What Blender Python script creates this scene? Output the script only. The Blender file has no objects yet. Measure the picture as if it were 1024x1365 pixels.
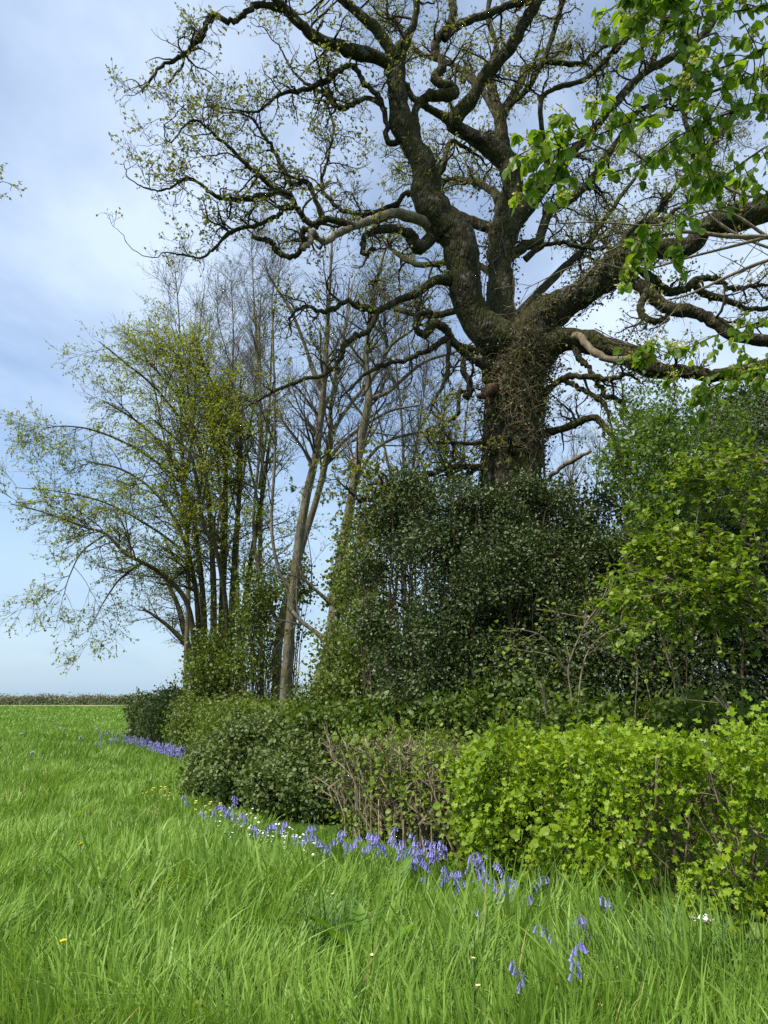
import bpy, math
import numpy as np
from mathutils import Vector
rng = np.random.default_rng(7)
SC = bpy.context.scene
COL = SC.collection
R = math.radians

# ------------------------------------------------------------------ camera, sky, sun, exposure
F, CX, CY, PITCH, EYE = 985.0, 512.0, 682.5, R(14.05), 1.6
cam = bpy.data.cameras.new("camera"); cam_o = bpy.data.objects.new("camera", cam); COL.objects.link(cam_o)
cam.sensor_fit = 'VERTICAL'; cam.sensor_height = 24.0; cam.lens = 24.0 * F / 1365.0
cam.clip_start = 0.05; cam.clip_end = 3000
cam_o.location = (0, 0, EYE); cam_o.rotation_euler = (R(90) + PITCH, 0, 0)
SC.camera = cam_o

SUN_TO = np.array([-0.72, -0.50, 0.0]); SUN_EL = R(55)
SUN_TO = SUN_TO / np.linalg.norm(SUN_TO) * math.cos(SUN_EL); SUN_TO[2] = math.sin(SUN_EL)
world = bpy.data.worlds.new("World"); SC.world = world; world.use_nodes = True
nt = world.node_tree; nt.nodes.clear()
def N(t, ty, **k):
    n = t.nodes.new(ty)
    for a, b in k.items(): setattr(n, a, b)
    return n
def math_n(t, op, a, b=None):
    n = N(t, 'ShaderNodeMath', operation=op)
    for i, v in enumerate((a, b)):
        if v is None: continue
        if isinstance(v, (int, float)): n.inputs[i].default_value = v
        else: t.links.new(v, n.inputs[i])
    return n.outputs[0]
out = N(nt, 'ShaderNodeOutputWorld'); bg = N(nt, 'ShaderNodeBackground'); bg2 = N(nt, 'ShaderNodeBackground')
sky = N(nt, 'ShaderNodeTexSky', sky_type='NISHITA', sun_disc=False, sun_elevation=SUN_EL,
        sun_rotation=math.atan2(SUN_TO[0], SUN_TO[1]), air_density=1.0, dust_density=0.6, ozone_density=1.4)
bg.inputs[1].default_value = 0.15
nt.links.new(sky.outputs[0], bg.inputs[0])
tc = N(nt, 'ShaderNodeTexCoord'); sep = N(nt, 'ShaderNodeSeparateXYZ'); nt.links.new(tc.outputs['Generated'], sep.inputs[0])
zz = math_n(nt, 'ADD', math_n(nt, 'MAXIMUM', sep.outputs[2], 0.0), 0.22)
cmb = N(nt, 'ShaderNodeCombineXYZ')
nt.links.new(math_n(nt, 'DIVIDE', sep.outputs[0], zz), cmb.inputs[0]); nt.links.new(math_n(nt, 'DIVIDE', sep.outputs[1], zz), cmb.inputs[1])
mp = N(nt, 'ShaderNodeMapping'); mp.inputs['Rotation'].default_value = (0, 0, R(-35)); mp.inputs['Scale'].default_value = (1.0, 0.62, 1)
mp.inputs['Location'].default_value = (3.1, 1.7, 0)
nt.links.new(cmb.outputs[0], mp.inputs[0])
nz = N(nt, 'ShaderNodeTexNoise'); nz.inputs['Scale'].default_value = 1.5; nz.inputs['Detail'].default_value = 7; nz.inputs['Roughness'].default_value = 0.55; nz.inputs['Distortion'].default_value = 0.25
nt.links.new(mp.outputs[0], nz.inputs[0])
rampc = N(nt, 'ShaderNodeValToRGB'); rampc.color_ramp.elements[0].position = 0.36; rampc.color_ramp.elements[1].position = 0.62
nt.links.new(nz.outputs[0], rampc.inputs[0])
# thin cloud nearly everywhere, thinning to open blue near the horizon on the left of the view
cov = math_n(nt, 'ADD', math_n(nt, 'MULTIPLY', rampc.outputs[0], 0.80), math_n(nt, 'ADD', 0.15, math_n(nt, 'MULTIPLY', sep.outputs[0], 0.42)))
up_ = math_n(nt, 'MINIMUM', math_n(nt, 'MULTIPLY', math_n(nt, 'MAXIMUM', sep.outputs[2], 0.0), 4.0), 1.0)
cov = math_n(nt, 'ADD', math_n(nt, 'MULTIPLY', cov, up_), math_n(nt, 'MULTIPLY', math_n(nt, 'SUBTRACT', 1.0, up_), 0.86))
cov = math_n(nt, 'MINIMUM', math_n(nt, 'MAXIMUM', cov, 0.08), 0.97)
bg2.inputs[1].default_value = 1.0
vc = N(nt, 'ShaderNodeValToRGB'); ve = vc.color_ramp.elements       # the cloud veil: paler and bluer low down
ve[0].position = 0.0; ve[0].color = (0.31, 0.455, 0.62, 1); ve[1].position = 0.5; ve[1].color = (0.64, 0.76, 0.92, 1)
nt.links.new(sep.outputs[2], vc.inputs[0]); nt.links.new(vc.outputs[0], bg2.inputs[0])
mx = N(nt, 'ShaderNodeMixShader'); nt.links.new(cov, mx.inputs[0]); nt.links.new(bg.outputs[0], mx.inputs[1]); nt.links.new(bg2.outputs[0], mx.inputs[2])
nt.links.new(mx.outputs[0], out.inputs[0])

sl = bpy.data.lights.new("sun", 'SUN'); sl.energy = 4.6; sl.angle = R(2.5); sl.color = (1.0, 0.93, 0.80)
so = bpy.data.objects.new("sun", sl); COL.objects.link(so)
so.rotation_euler = Vector(SUN_TO).to_track_quat('Z', 'Y').to_euler()
SC.view_settings.view_transform = 'Standard'; SC.view_settings.look = 'None'; SC.view_settings.gamma = 1; SC.view_settings.exposure = 0.45
SC.view_settings.use_curve_mapping = False
cy = SC.cycles; cy.max_bounces = 6; cy.diffuse_bounces = 3; cy.glossy_bounces = 2; cy.transmission_bounces = 4; cy.transparent_max_bounces = 4
cy.use_denoising = False; cy.sample_clamp_indirect = 6

# ------------------------------------------------------------------ helpers
FWD = np.array([0, math.cos(PITCH), math.sin(PITCH)]); UP = np.array([0, -math.sin(PITCH), math.cos(PITCH)]); RT = np.array([1.0, 0, 0])
def ray(px, py): return FWD + (px - CX) / F * RT + (CY - py) / F * UP
def W(px, py, Y):                       # a point of the photo carried out to the upright plane Y metres ahead
    d = ray(px, py); t = Y / d[1]
    return np.array([0, 0, EYE]) + d * t
def WZ(px, py, z=0.0):                  # ... to the height z
    d = ray(px, py); t = (z - EYE) / d[2]
    return np.array([0, 0, EYE]) + d * t
def pxr(px, py, Y): return Y / ray(px, py)[1] / F      # metres per photo pixel there

_tab = np.random.default_rng(3).random(8192)
def vnoise(p, s=1.0, seed=0):
    p = np.asarray(p, float) * s + seed * 17.31
    i = np.floor(p).astype(np.int64); f = p - i; f = f * f * (3 - 2 * f); r = 0
    for dx in (0, 1):
        for dy in (0, 1):
            for dz in (0, 1):
                h = ((i[..., 0] + dx) * 73856093 ^ (i[..., 1] + dy) * 19349663 ^ (i[..., 2] + dz) * 83492791) & 8191
                w = np.where(dx, f[..., 0], 1 - f[..., 0]) * np.where(dy, f[..., 1], 1 - f[..., 1]) * np.where(dz, f[..., 2], 1 - f[..., 2])
                r = r + w * _tab[h]
    return r
def nrm(v): return v / np.maximum(np.linalg.norm(v, axis=-1, keepdims=True), 1e-9)
def U(a, b, n=None): return rng.uniform(a, b, n)

class Geo:
    def __init__(s): s.V = []; s.Fc = []; s.r = []; s.n = 0
    def add(s, V, Fs, r=None):
        V = np.asarray(V, float).reshape(-1, 3)
        if len(V) == 0: return s
        for f in (Fs if isinstance(Fs, list) else [Fs]): s.Fc.append(np.asarray(f, np.int64) + s.n)
        s.V.append(V); s.r.append(np.full(len(V), 0.5) if r is None else np.broadcast_to(np.asarray(r, float), (len(V),)))
        s.n += len(V); return s
    def build(s, name, mat, parent=None, smooth=True):
        me = bpy.data.meshes.new(name)
        V = np.concatenate(s.V) if s.V else np.zeros((0, 3))
        if parent is not None: V = V - np.array(ORIG.get(parent.name, (0, 0, 0)))
        me.vertices.add(len(V)); me.vertices.foreach_set('co', V.astype(np.float32).ravel())
        if s.Fc:
            tot = np.concatenate([np.full(len(f), f.shape[1]) for f in s.Fc]); lp = np.concatenate([f.ravel() for f in s.Fc])
            me.loops.add(len(lp)); me.loops.foreach_set('vertex_index', lp.astype(np.int32))
            me.polygons.add(len(tot)); me.polygons.foreach_set('loop_start', np.concatenate([[0], np.cumsum(tot)[:-1]]).astype(np.int32))
            me.polygons.foreach_set('use_smooth', np.full(len(tot), smooth))
            a = me.attributes.new('rnd', 'FLOAT', 'POINT'); a.data.foreach_set('value', np.concatenate(s.r).astype(np.float32))
        me.update(calc_edges=True); me.materials.append(mat)
        o = bpy.data.objects.new(name, me); COL.objects.link(o)
        if parent is not None: o.parent = parent
        ORIG[o.name] = ORIG.get(parent.name, (0, 0, 0)) if parent is not None else (0, 0, 0)
        return o
ORIG = {}
def tag(o, label=None, cat=None, group=None, kind=None):
    for k, v in (('label', label), ('category', cat), ('group', group), ('kind', kind)):
        if v: o[k] = v
    return o
def thing(name, loc, label, cat, group=None):
    o = bpy.data.objects.new(name, None); COL.objects.link(o); o.location = [float(v) for v in loc]; o.empty_display_size = 0.2
    ORIG[o.name] = tuple(float(v) for v in loc)
    return tag(o, label, cat, group)
def copy_tree(o, parent=None):
    c = o.copy(); COL.objects.link(c)
    if parent is not None: c.parent = parent
    for ch in list(o.children): copy_tree(ch, c)
    return c

def catmull(P, n=6):
    P = np.asarray(P, float)
    if len(P) < 3:
        t = np.linspace(0, 1, n + 1)[:, None]; return P[0] * (1 - t) + P[-1] * t
    Q = np.vstack([2 * P[0] - P[1], P, 2 * P[-1] - P[-2]]); o = []
    for i in range(1, len(Q) - 2):
        t = np.linspace(0, 1, n, endpoint=False)[:, None]; a, b, c, d = Q[i - 1:i + 3]
        o.append(.5 * (2 * b + (c - a) * t + (2 * a - 5 * b + 4 * c - d) * t * t + (3 * b - a - 3 * c + d) * t ** 3))
    o.append(P[-1][None]); return np.vstack(o)

def tube(P, r, k=10, rough=0.0, cap=True, seed=0):       # one big limb: carried frame, uneven girth
    P = np.asarray(P, float); r = np.asarray(r, float)
    if cap:
        P = np.vstack([P, P[-1] + (P[-1] - P[-2]) / max(np.linalg.norm(P[-1] - P[-2]), 1e-6) * r[-1] * .4]); r = np.append(r, r[-1] * .03)
    T = nrm(np.gradient(P, axis=0)); n = len(P)
    u = np.cross(T[0], [0.3, 0.2, 0.9]); u /= np.linalg.norm(u); us = [u]
    for i in range(1, n):
        u = us[-1] - T[i] * np.dot(us[-1], T[i]); us.append(u / max(np.linalg.norm(u), 1e-9))
    us = np.array(us); vs = np.cross(T, us); a = np.linspace(0, 2 * np.pi, k, endpoint=False)
    D = us[:, None] * np.cos(a)[None, :, None] + vs[:, None] * np.sin(a)[None, :, None]
    if rough:
        q = P[:, None] + D * r[:, None, None]
        m = 1 + rough * ((vnoise(q, 2.2, seed) - .5) * 1.3 + (vnoise(q, 6.5, seed + 1) - .5) * .8)
        m[-1] = 1
    else: m = np.ones((n, k))
    V = P[:, None] + D * (r[:, None] * m)[..., None]
    i = np.arange(n - 1)[:, None] * k; j = np.arange(k)[None]; j2 = (j + 1) % k
    Fq = np.stack([i + j, i + j2, i + k + j2, i + k + j], -1).reshape(-1, 4)
    return V.reshape(-1, 3), Fq

def tubes(P, r, k=4):                                    # many thin shoots at once: P (M,n,3), r (M,n)
    M, n = P.shape[:2]
    if M == 0: return np.zeros((0, 3)), np.zeros((0, 4), int)
    T = nrm(np.gradient(P, axis=1)); ch = nrm(P[:, -1] - P[:, 0])
    ref = nrm(np.cross(ch, rng.normal(size=(M, 3))))[:, None]
    u = nrm(np.cross(T, ref) + 1e-6); v = np.cross(T, u); a = np.linspace(0, 2 * np.pi, k, endpoint=False)
    V = P[:, :, None] + (u[:, :, None] * np.cos(a)[:, None] + v[:, :, None] * np.sin(a)[:, None]) * r[:, :, None, None]
    b = np.arange(M)[:, None, None] * (n * k); i = np.arange(n - 1)[None, :, None] * k; j = np.arange(k)[None, None]; j2 = (j + 1) % k
    Fq = np.stack([b + i + j, b + i + j2, b + i + k + j2, b + i + k + j], -1).reshape(-1, 4)
    return V.reshape(-1, 3), Fq

def grow(P, r, dens, L, n=6, t0=0.1, ang=50, gn=0.25, up=0.05, rf=0.6, rmin=0.004, rmax=1.0, lt=0.5, flat=0.0, pull=None):
    """Side shoots of the shoots P: about dens to the metre, L metres long."""
    M, m = P.shape[:2]
    ln = np.linalg.norm(np.diff(P, axis=1), axis=-1).sum(1)
    cnt = rng.poisson(np.clip(ln * (1 - t0) * dens, 0, 400)); idx = np.repeat(np.arange(M), cnt); K = len(idx)
    if K == 0: return np.zeros((0, n, 3)), np.zeros((0, n))
    t = t0 + (1 - t0) * rng.random(K); x = t * (m - 1); i = np.minimum(x.astype(int), m - 2); f = (x - i)[:, None]
    p = P[idx, i] * (1 - f) + P[idx, i + 1] * f; rr = r[idx, i] * (1 - f[:, 0]) + r[idx, i + 1] * f[:, 0]
    T = nrm(P[idx, i + 1] - P[idx, i]); q = rng.normal(size=(K, 3)); q[:, 2] *= 1 - flat
    q = nrm(q - T * (q * T).sum(1, keepdims=True)); a = R(ang) * U(.6, 1.35, K)[:, None]
    d = nrm(T * np.cos(a) + q * np.sin(a)); l = L * U(.55, 1.4, K) * (1 - lt * t); st = (l / (n - 1))[:, None]
    o = [p]; upv = np.array([0, 0, up])
    if pull is not None: upv = upv + np.asarray(pull)
    for s in range(n - 1):
        d = nrm(d + gn * rng.normal(size=(K, 3)) + upv); p = p + d * st; o.append(p)
    r0 = np.clip(rr * rf, rmin, rmax); R_ = r0[:, None] * np.linspace(1, 0.25, n)[None]
    return np.stack(o, 1), np.maximum(R_, rmin * .6)

# leaf outlines: (x along, y across, z)
def T_rhomb(): return np.array([[0, 0, 0], [.45, .30, .06], [1, 0, -.05], [.45, -.30, .06]]), [np.array([[0, 2, 1], [0, 3, 2]])]
def T_oval(w=.33, droop=.15):
    V = [[0, 0, 0], [.35, 0, -.02], [.7, 0, -.04 - droop * .4], [1, 0, -droop]]
    V += [[.18, w * .75, .05], [.48, w, .05 - droop * .2], [.8, w * .6, -.02 - droop * .5]]; V += [[x, -y, z] for x, y, z in V[4:7]]
    f = [[0, 1, 4], [1, 5, 4], [1, 2, 5], [2, 6, 5], [2, 3, 6], [0, 7, 1], [1, 7, 8], [1, 8, 2], [2, 8, 9], [2, 9, 3]]
    return np.array(V), [np.array(f)]
def T_lobed():
    V = [[0, 0, 0], [.5, 0, -.03], [1, 0, -.08]]
    s = [[.12, .10, .03], [.34, .46, .06], [.48, .17, .02], [.74, .36, .03], [.82, .12, -.02]]
    V += s + [[x, -y, z] for x, y, z in s]
    f = [[0, 1, 3], [3, 1, 4], [1, 5, 4], [1, 6, 5], [1, 7, 6], [1, 2, 7], [0, 8, 1], [8, 9, 1], [1, 9, 10], [1, 10, 11], [1, 11, 12], [1, 12, 2]]
    return np.array(V), [np.array(f)]
def leaves(geo, pos, d, size, tpl, nrm_hint=None, jit=.5, rnd=None):
    K = len(pos)
    if K == 0: return
    d = nrm(np.asarray(d, float)); h = np.array([0, 0, 1.0]) if nrm_hint is None else nrm_hint
    h = nrm(h + jit * rng.normal(size=(K, 3))); z = nrm(h - d * (h * d).sum(1, keepdims=True) + 1e-4); y = np.cross(z, d)
    TV, TF = tpl; n = len(TV); sz = np.broadcast_to(size, (K,))[:, None, None]
    V = pos[:, None] + (d[:, None] * TV[None, :, 0:1] + y[:, None] * TV[None, :, 1:2] + z[:, None] * TV[None, :, 2:3]) * sz
    Fs = [(np.arange(K)[:, None, None] * n + f[None]).reshape(-1, f.shape[1]) for f in TF]
    geo.add(V, Fs, np.repeat(rng.random(K) if rnd is None else rnd, n))
def tip_leaves(geo, P, per, size, tpl, along=0.35, spread=.7, jit=.5, droop=0.0, t0=0.4):
    """Leaves along the outer part of the shoots P."""
    M, n = P.shape[:2]
    if M == 0: return
    idx = np.repeat(np.arange(M), rng.poisson(per, M)); K = len(idx)
    t = np.where(rng.random(K) < along, U(t0, 1, K), 1.0); x = t * (n - 1); i = np.minimum(x.astype(int), n - 2); f = (x - i)[:, None]
    p = P[idx, i] * (1 - f) + P[idx, i + 1] * f; T = nrm(P[idx, i + 1] - P[idx, i])
    d = nrm(T * .6 + spread * rng.normal(size=(K, 3)) + np.array([0, 0, -droop]))
    leaves(geo, p, d, size * U(.6, 1.25, K), tpl, jit=jit)
def clump_leaves(geo, C, out_dir, per, sig, size, tpl, flat=1.0, jit=.6, spread=.8, follow=.6, up=.35):
    """Leaves round the shoot ends C, each looking outward along out_dir."""
    idx = np.repeat(np.arange(len(C)), rng.poisson(per, len(C))); K = len(idx)
    g = rng.normal(size=(K, 3)) * sig; g[:, 2] *= flat
    o = nrm(out_dir)[idx]; d = nrm(o * follow + spread * rng.normal(size=(K, 3)))
    h = nrm(o + np.array([0, 0, up]))
    leaves(geo, C[idx] + g, d, size * U(.45, 1.5, K), tpl, nrm_hint=h, jit=jit, rnd=np.clip(.65 * rng.random(K) + .35 * rng.random(len(C))[idx], 0, 1))

# ------------------------------------------------------------------ materials
def new_mat(name):
    m = bpy.data.materials.new(name); m.use_nodes = True; t = m.node_tree; t.nodes.clear(); o = N(t, 'ShaderNodeOutputMaterial'); return m, t, o
def ramp(t, fac, cols):
    r = N(t, 'ShaderNodeValToRGB'); e = r.color_ramp.elements
    while len(e) < len(cols): e.new(.5)
    for i, c in enumerate(cols): e[i].position = c[3] if len(c) > 3 else i / (len(cols) - 1); e[i].color = (c[0], c[1], c[2], 1)
    t.links.new(fac, r.inputs[0]); return r.outputs[0]
def leaf_mat(name, cols, trans=.35, rough=.5, spec=.4, tcol=1.5, patch=.25):
    m, t, o = new_mat(name); a = N(t, 'ShaderNodeAttribute', attribute_name='rnd')
    g = N(t, 'ShaderNodeNewGeometry'); nz = N(t, 'ShaderNodeTexNoise'); nz.inputs['Scale'].default_value = 1.6; nz.inputs['Detail'].default_value = 2
    t.links.new(g.outputs['Position'], nz.inputs[0])
    f = math_n(t, 'ADD', math_n(t, 'MULTIPLY', a.outputs['Fac'], 1 - patch), math_n(t, 'MULTIPLY', nz.outputs[0], patch))
    c = ramp(t, f, cols); p = N(t, 'ShaderNodeBsdfPrincipled'); p.inputs['Roughness'].default_value = rough; p.inputs['Specular IOR Level'].default_value = spec
    t.links.new(c, p.inputs['Base Color'])
    if trans > 0:
        tr = N(t, 'ShaderNodeBsdfTranslucent'); mu = N(t, 'ShaderNodeMix', data_type='RGBA', blend_type='MULTIPLY'); mu.inputs[0].default_value = 1
        mu.inputs[7].default_value = (tcol * 1.15, tcol * 1.05, tcol * .5, 1); t.links.new(c, mu.inputs[6]); t.links.new(mu.outputs[2], tr.inputs[0])
        mxx = N(t, 'ShaderNodeMixShader'); mxx.inputs[0].default_value = trans; t.links.new(p.outputs[0], mxx.inputs[1]); t.links.new(tr.outputs[0], mxx.inputs[2]); t.links.new(mxx.outputs[0], o.inputs[0])
    else: t.links.new(p.outputs[0], o.inputs[0])
    return m
def bark_mat(name, cols, moss=None, moss_amt=.5, scale=6.0, bump=.6, stretch=.25, lichen=None):
    m, t, o = new_mat(name); g = N(t, 'ShaderNodeNewGeometry'); mp = N(t, 'ShaderNodeMapping'); mp.inputs['Scale'].default_value = (1, 1, stretch)
    t.links.new(g.outputs['Position'], mp.inputs[0])
    n1 = N(t, 'ShaderNodeTexNoise'); n1.inputs['Scale'].default_value = scale * 2.2; n1.inputs['Detail'].default_value = 6; n1.inputs['Roughness'].default_value = .7; t.links.new(mp.outputs[0], n1.inputs[0])
    vo = N(t, 'ShaderNodeTexVoronoi', feature='DISTANCE_TO_EDGE'); vo.inputs['Scale'].default_value = scale * 2.6; t.links.new(mp.outputs[0], vo.inputs[0])
    n2 = N(t, 'ShaderNodeTexNoise'); n2.inputs['Scale'].default_value = 1.7; n2.inputs['Detail'].default_value = 5; n2.inputs['Roughness'].default_value = .65; t.links.new(g.outputs['Position'], n2.inputs[0])
    c = ramp(t, n1.outputs[0], [(*cols[0], .3), (*cols[1], .5), (*cols[2], .72)])
    p = N(t, 'ShaderNodeBsdfPrincipled'); p.inputs['Roughness'].default_value = .9; p.inputs['Specular IOR Level'].default_value = .15
    def over(c, col, fac):
        mi = N(t, 'ShaderNodeMix', data_type='RGBA'); t.links.new(fac, mi.inputs[0]); t.links.new(c, mi.inputs[6]); mi.inputs[7].default_value = (*col, 1); return mi.outputs[2]
    if lichen:
        n3 = N(t, 'ShaderNodeTexNoise'); n3.inputs['Scale'].default_value = 9; n3.inputs['Detail'].default_value = 4; t.links.new(g.outputs['Position'], n3.inputs[0])
        c = over(c, lichen, math_n(t, 'MULTIPLY', ramp(t, n3.outputs[0], [(0, 0, 0, .55), (1, 1, 1, .66)]), .6))
    if moss: c = over(c, moss, math_n(t, 'MULTIPLY', ramp(t, n2.outputs[0], [(0, 0, 0, .62 - .3 * moss_amt), (1, 1, 1, .80 - .3 * moss_amt)]), .8))
    t.links.new(c, p.inputs['Base Color'])
    b = N(t, 'ShaderNodeBump'); b.inputs['Strength'].default_value = bump; b.inputs['Distance'].default_value = .05
    t.links.new(math_n(t, 'ADD', n1.outputs[0], math_n(t, 'MULTIPLY', math_n(t, 'MINIMUM', vo.outputs[0], .25), 2.0)), b.inputs['Height']); t.links.new(b.outputs[0], p.inputs['Normal'])
    t.links.new(p.outputs[0], o.inputs[0]); return m
def plain(name, col, rough=.6, trans=0.0):
    return leaf_mat(name, [tuple(.8 * c for c in col), tuple(min(1, 1.15 * c) for c in col)], trans=trans, rough=rough, tcol=1.0)

M_OAK = bark_mat('oak_bark', [(.008, .006, .004), (.034, .027, .016), (.095, .08, .052)], moss=(.046, .048, .010), moss_amt=.72, lichen=(.20, .20, .165), bump=1.0)
M_OAKTWIG = bark_mat('oak_twig_bark', [(.018, .014, .010), (.04, .033, .024), (.075, .065, .048)], bump=.2)
M_PALE = bark_mat('weathered_branch_bark', [(.07, .055, .035), (.16, .13, .085), (.26, .22, .15)], bump=.3)
M_ASH = bark_mat('ash_bark', [(.06, .052, .036), (.135, .118, .082), (.24, .215, .16)], moss=(.10, .095, .03), moss_amt=.35, scale=4, bump=.35, lichen=(.05, .045, .035))
M_ASHTWIG = bark_mat('ash_twig_bark', [(.05, .045, .035), (.09, .08, .06), (.15, .135, .11)], bump=.1)
M_MAPLE = bark_mat('maple_bark', [(.035, .028, .017), (.075, .06, .038), (.13, .11, .07)], moss=(.06, .062, .018), moss_amt=.5)
M_STEM = bark_mat('hedge_stem_bark', [(.085, .07, .04), (.18, .155, .095), (.30, .265, .175)], bump=.2)
M_DARKSTEM = bark_mat('shrub_stem_bark', [(.03, .022, .014), (.06, .047, .03), (.10, .08, .05)], bump=.2)
M_OAKLEAF = leaf_mat('oak_young_leaf', [(.10, .115, .02), (.17, .20, .04), (.26, .27, .07)], trans=.4)
M_MAPLELEAF = leaf_mat('maple_young_leaf', [(.10, .15, .012), (.19, .245, .018), (.30, .34, .035)], trans=.5)
M_ASHBUD = leaf_mat('ash_bud', [(.12, .11, .05), (.17, .18, .06), (.2, .22, .07)], trans=.2)
M_HOLLY = leaf_mat('holly_leaf', [(.022, .038, .007), (.044, .070, .012), (.088, .122, .028)], trans=.10, rough=.45, spec=.4)
M_IVY = leaf_mat('ivy_leaf', [(.022, .034, .008), (.045, .06, .011), (.10, .115, .022)], trans=.25, rough=.55)
M_HAW = leaf_mat('hawthorn_leaf', [(.075, .15, .006), (.19, .30, .010), (.35, .45, .026)], trans=.38, rough=.45, tcol=1.35)
M_LAYER = leaf_mat('layered_shrub_leaf', [(.07, .14, .008), (.145, .235, .012), (.26, .35, .025)], trans=.38, tcol=1.3)
M_HAZEL = leaf_mat('hazel_leaf', [(.11, .19, .010), (.18, .28, .016), (.27, .36, .035)], trans=.38, rough=.5, tcol=1.3)
M_HAWT = leaf_mat('hawthorn_tree_leaf', [(.045, .095, .005), (.08, .145, .008), (.14, .22, .014)], trans=.35, tcol=1.4)
M_BRAMBLE = leaf_mat('bramble_leaf', [(.048, .080, .014), (.095, .14, .028), (.17, .215, .06)], trans=.2, rough=.5)
M_OLIVE = leaf_mat('hedge_olive_leaf', [(.055, .09, .010), (.10, .15, .016), (.17, .215, .03)], trans=.3)
M_HEDGEMIX = leaf_mat('cut_hedge_leaf', [(.075, .13, .012), (.14, .21, .02), (.23, .29, .035)], trans=.3)
M_DKHEDGE = leaf_mat('far_hedge_leaf', [(.028, .050, .007), (.05, .08, .010), (.09, .12, .018)], trans=.25)
M_NETTLE = leaf_mat('undergrowth_leaf', [(.04, .08, .008), (.075, .125, .012), (.13, .18, .02)], trans=.3)
M_ELM = leaf_mat('elm_leaf', [(.075, .15, .008), (.125, .22, .012), (.18, .28, .02)], trans=.58, rough=.45, tcol=1.4)
M_SAMARA = leaf_mat('elm_seed', [(.30, .33, .08), (.42, .44, .14), (.5, .5, .2)], trans=.4, tcol=1.0)
M_GRASS = leaf_mat('grass_blade', [(.070, .140, .018, 0), (.152, .275, .036, .42), (.29, .44, .085, .80), (.40, .38, .15, 1)], trans=.34, rough=.5, spec=.3, tcol=1.3, patch=.45)
M_TUSSOCK = leaf_mat('tussock_blade', [(.065, .135, .03), (.13, .245, .055), (.22, .36, .10)], trans=.34, rough=.5, spec=.35, tcol=1.3, patch=.2)
M_DRY = plain('dry_straw', (.42, .33, .17), .8)
M_DOCK = leaf_mat('dock_leaf', [(.10, .22, .015), (.16, .30, .025)], trans=.4)
M_BLUE = leaf_mat('bluebell_petal', [(.17, .15, .52), (.26, .24, .68), (.40, .39, .80)], trans=.25, tcol=1.0)
M_FSTEM = plain('flower_stem', (.10, .20, .04), .5, .2)
M_WHITE = plain('white_petal', (.80, .80, .74), .6)
M_YELLOW = plain('yellow_petal', (.85, .66, .01), .6)
M_CREAM = plain('cream_petal', (.66, .62, .26), .6)
M_LEMON = plain('lemon_petal', (.42, .46, .07), .6)
M_CLOCK = plain('seed_down', (.62, .62, .56), .8)
M_RUST = plain('rusty_seed', (.30, .13, .05), .8)

# ------------------------------------------------------------------ ground
m, t, o = new_mat('field_soil_and_sward'); g = N(t, 'ShaderNodeNewGeometry')
na = N(t, 'ShaderNodeTexNoise'); na.inputs['Scale'].default_value = .5; na.inputs['Detail'].default_value = 8; na.inputs['Roughness'].default_value = .7; t.links.new(g.outputs['Position'], na.inputs[0])
nb = N(t, 'ShaderNodeTexNoise'); nb.inputs['Scale'].default_value = 30; nb.inputs['Detail'].default_value = 4; t.links.new(g.outputs['Position'], nb.inputs[0])
c = ramp(t, math_n(t, 'ADD', math_n(t, 'MULTIPLY', na.outputs[0], .5), math_n(t, 'MULTIPLY', nb.outputs[0], .5)), [(.02, .035, .008, .3), (.045, .09, .014, .52), (.075, .13, .02, .75)])
p = N(t, 'ShaderNodeBsdfPrincipled'); p.inputs['Roughness'].default_value = .95; p.inputs['Specular IOR Level'].default_value = .1; t.links.new(c, p.inputs['Base Color']); t.links.new(p.outputs[0], o.inputs[0]); M_FIELD = m
gx = np.concatenate([-np.geomspace(1200, 60, 12), np.linspace(-50, 50, 80), np.geomspace(60, 1200, 12)]); gy = np.concatenate([[-300, -60], np.linspace(-10, 90, 80), np.geomspace(100, 2000, 14)])
XX, YY = np.meshgrid(gx, gy); ZZ = (vnoise(np.stack([XX, YY, 0 * XX], -1), .35, 5) - .5) * .10 * (np.hypot(XX, YY) < 60)
nx, ny = len(gx), len(gy); ii = (np.arange(ny - 1)[:, None] * nx + np.arange(nx - 1)[None]).ravel()
tag(Geo().add(np.stack([XX, YY, ZZ], -1), np.stack([ii, ii + 1, ii + nx + 1, ii + nx], -1)).build('field', M_FIELD), kind='structure')
M_TAN = plain('bare_tan_soil', (.30, .25, .13), .95)
q = np.array([[-120, 150, .03], [-46, 150, .03], [-52, 135, .03], [-120, 133, .03]])
tag(Geo().add(q, np.array([[0, 1, 2, 3]])).build('bare_soil_strip', M_TAN), kind='structure')

# line of the hedge's foot on the field side
HL = np.array([WZ(x, y, .28 if y > 1060 else .1)[:2] for x, y in ((1150, 1330), (1024, 1270), (800, 1195), (600, 1130), (440, 1085), (345, 1075), (262, 1058), (262, 1030), (268, 1012), (247, 1000), (185, 983))]); HL = np.vstack([HL, [[-10.5, 31.0], [30.0, 32.5], [400.0, 400.0]]])
def hedge_x(y): return np.interp(y, HL[:, 1], HL[:, 0]) if False else np.interp(y, np.sort(HL[:, 1]), HL[np.argsort(HL[:, 1]), 0])

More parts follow.
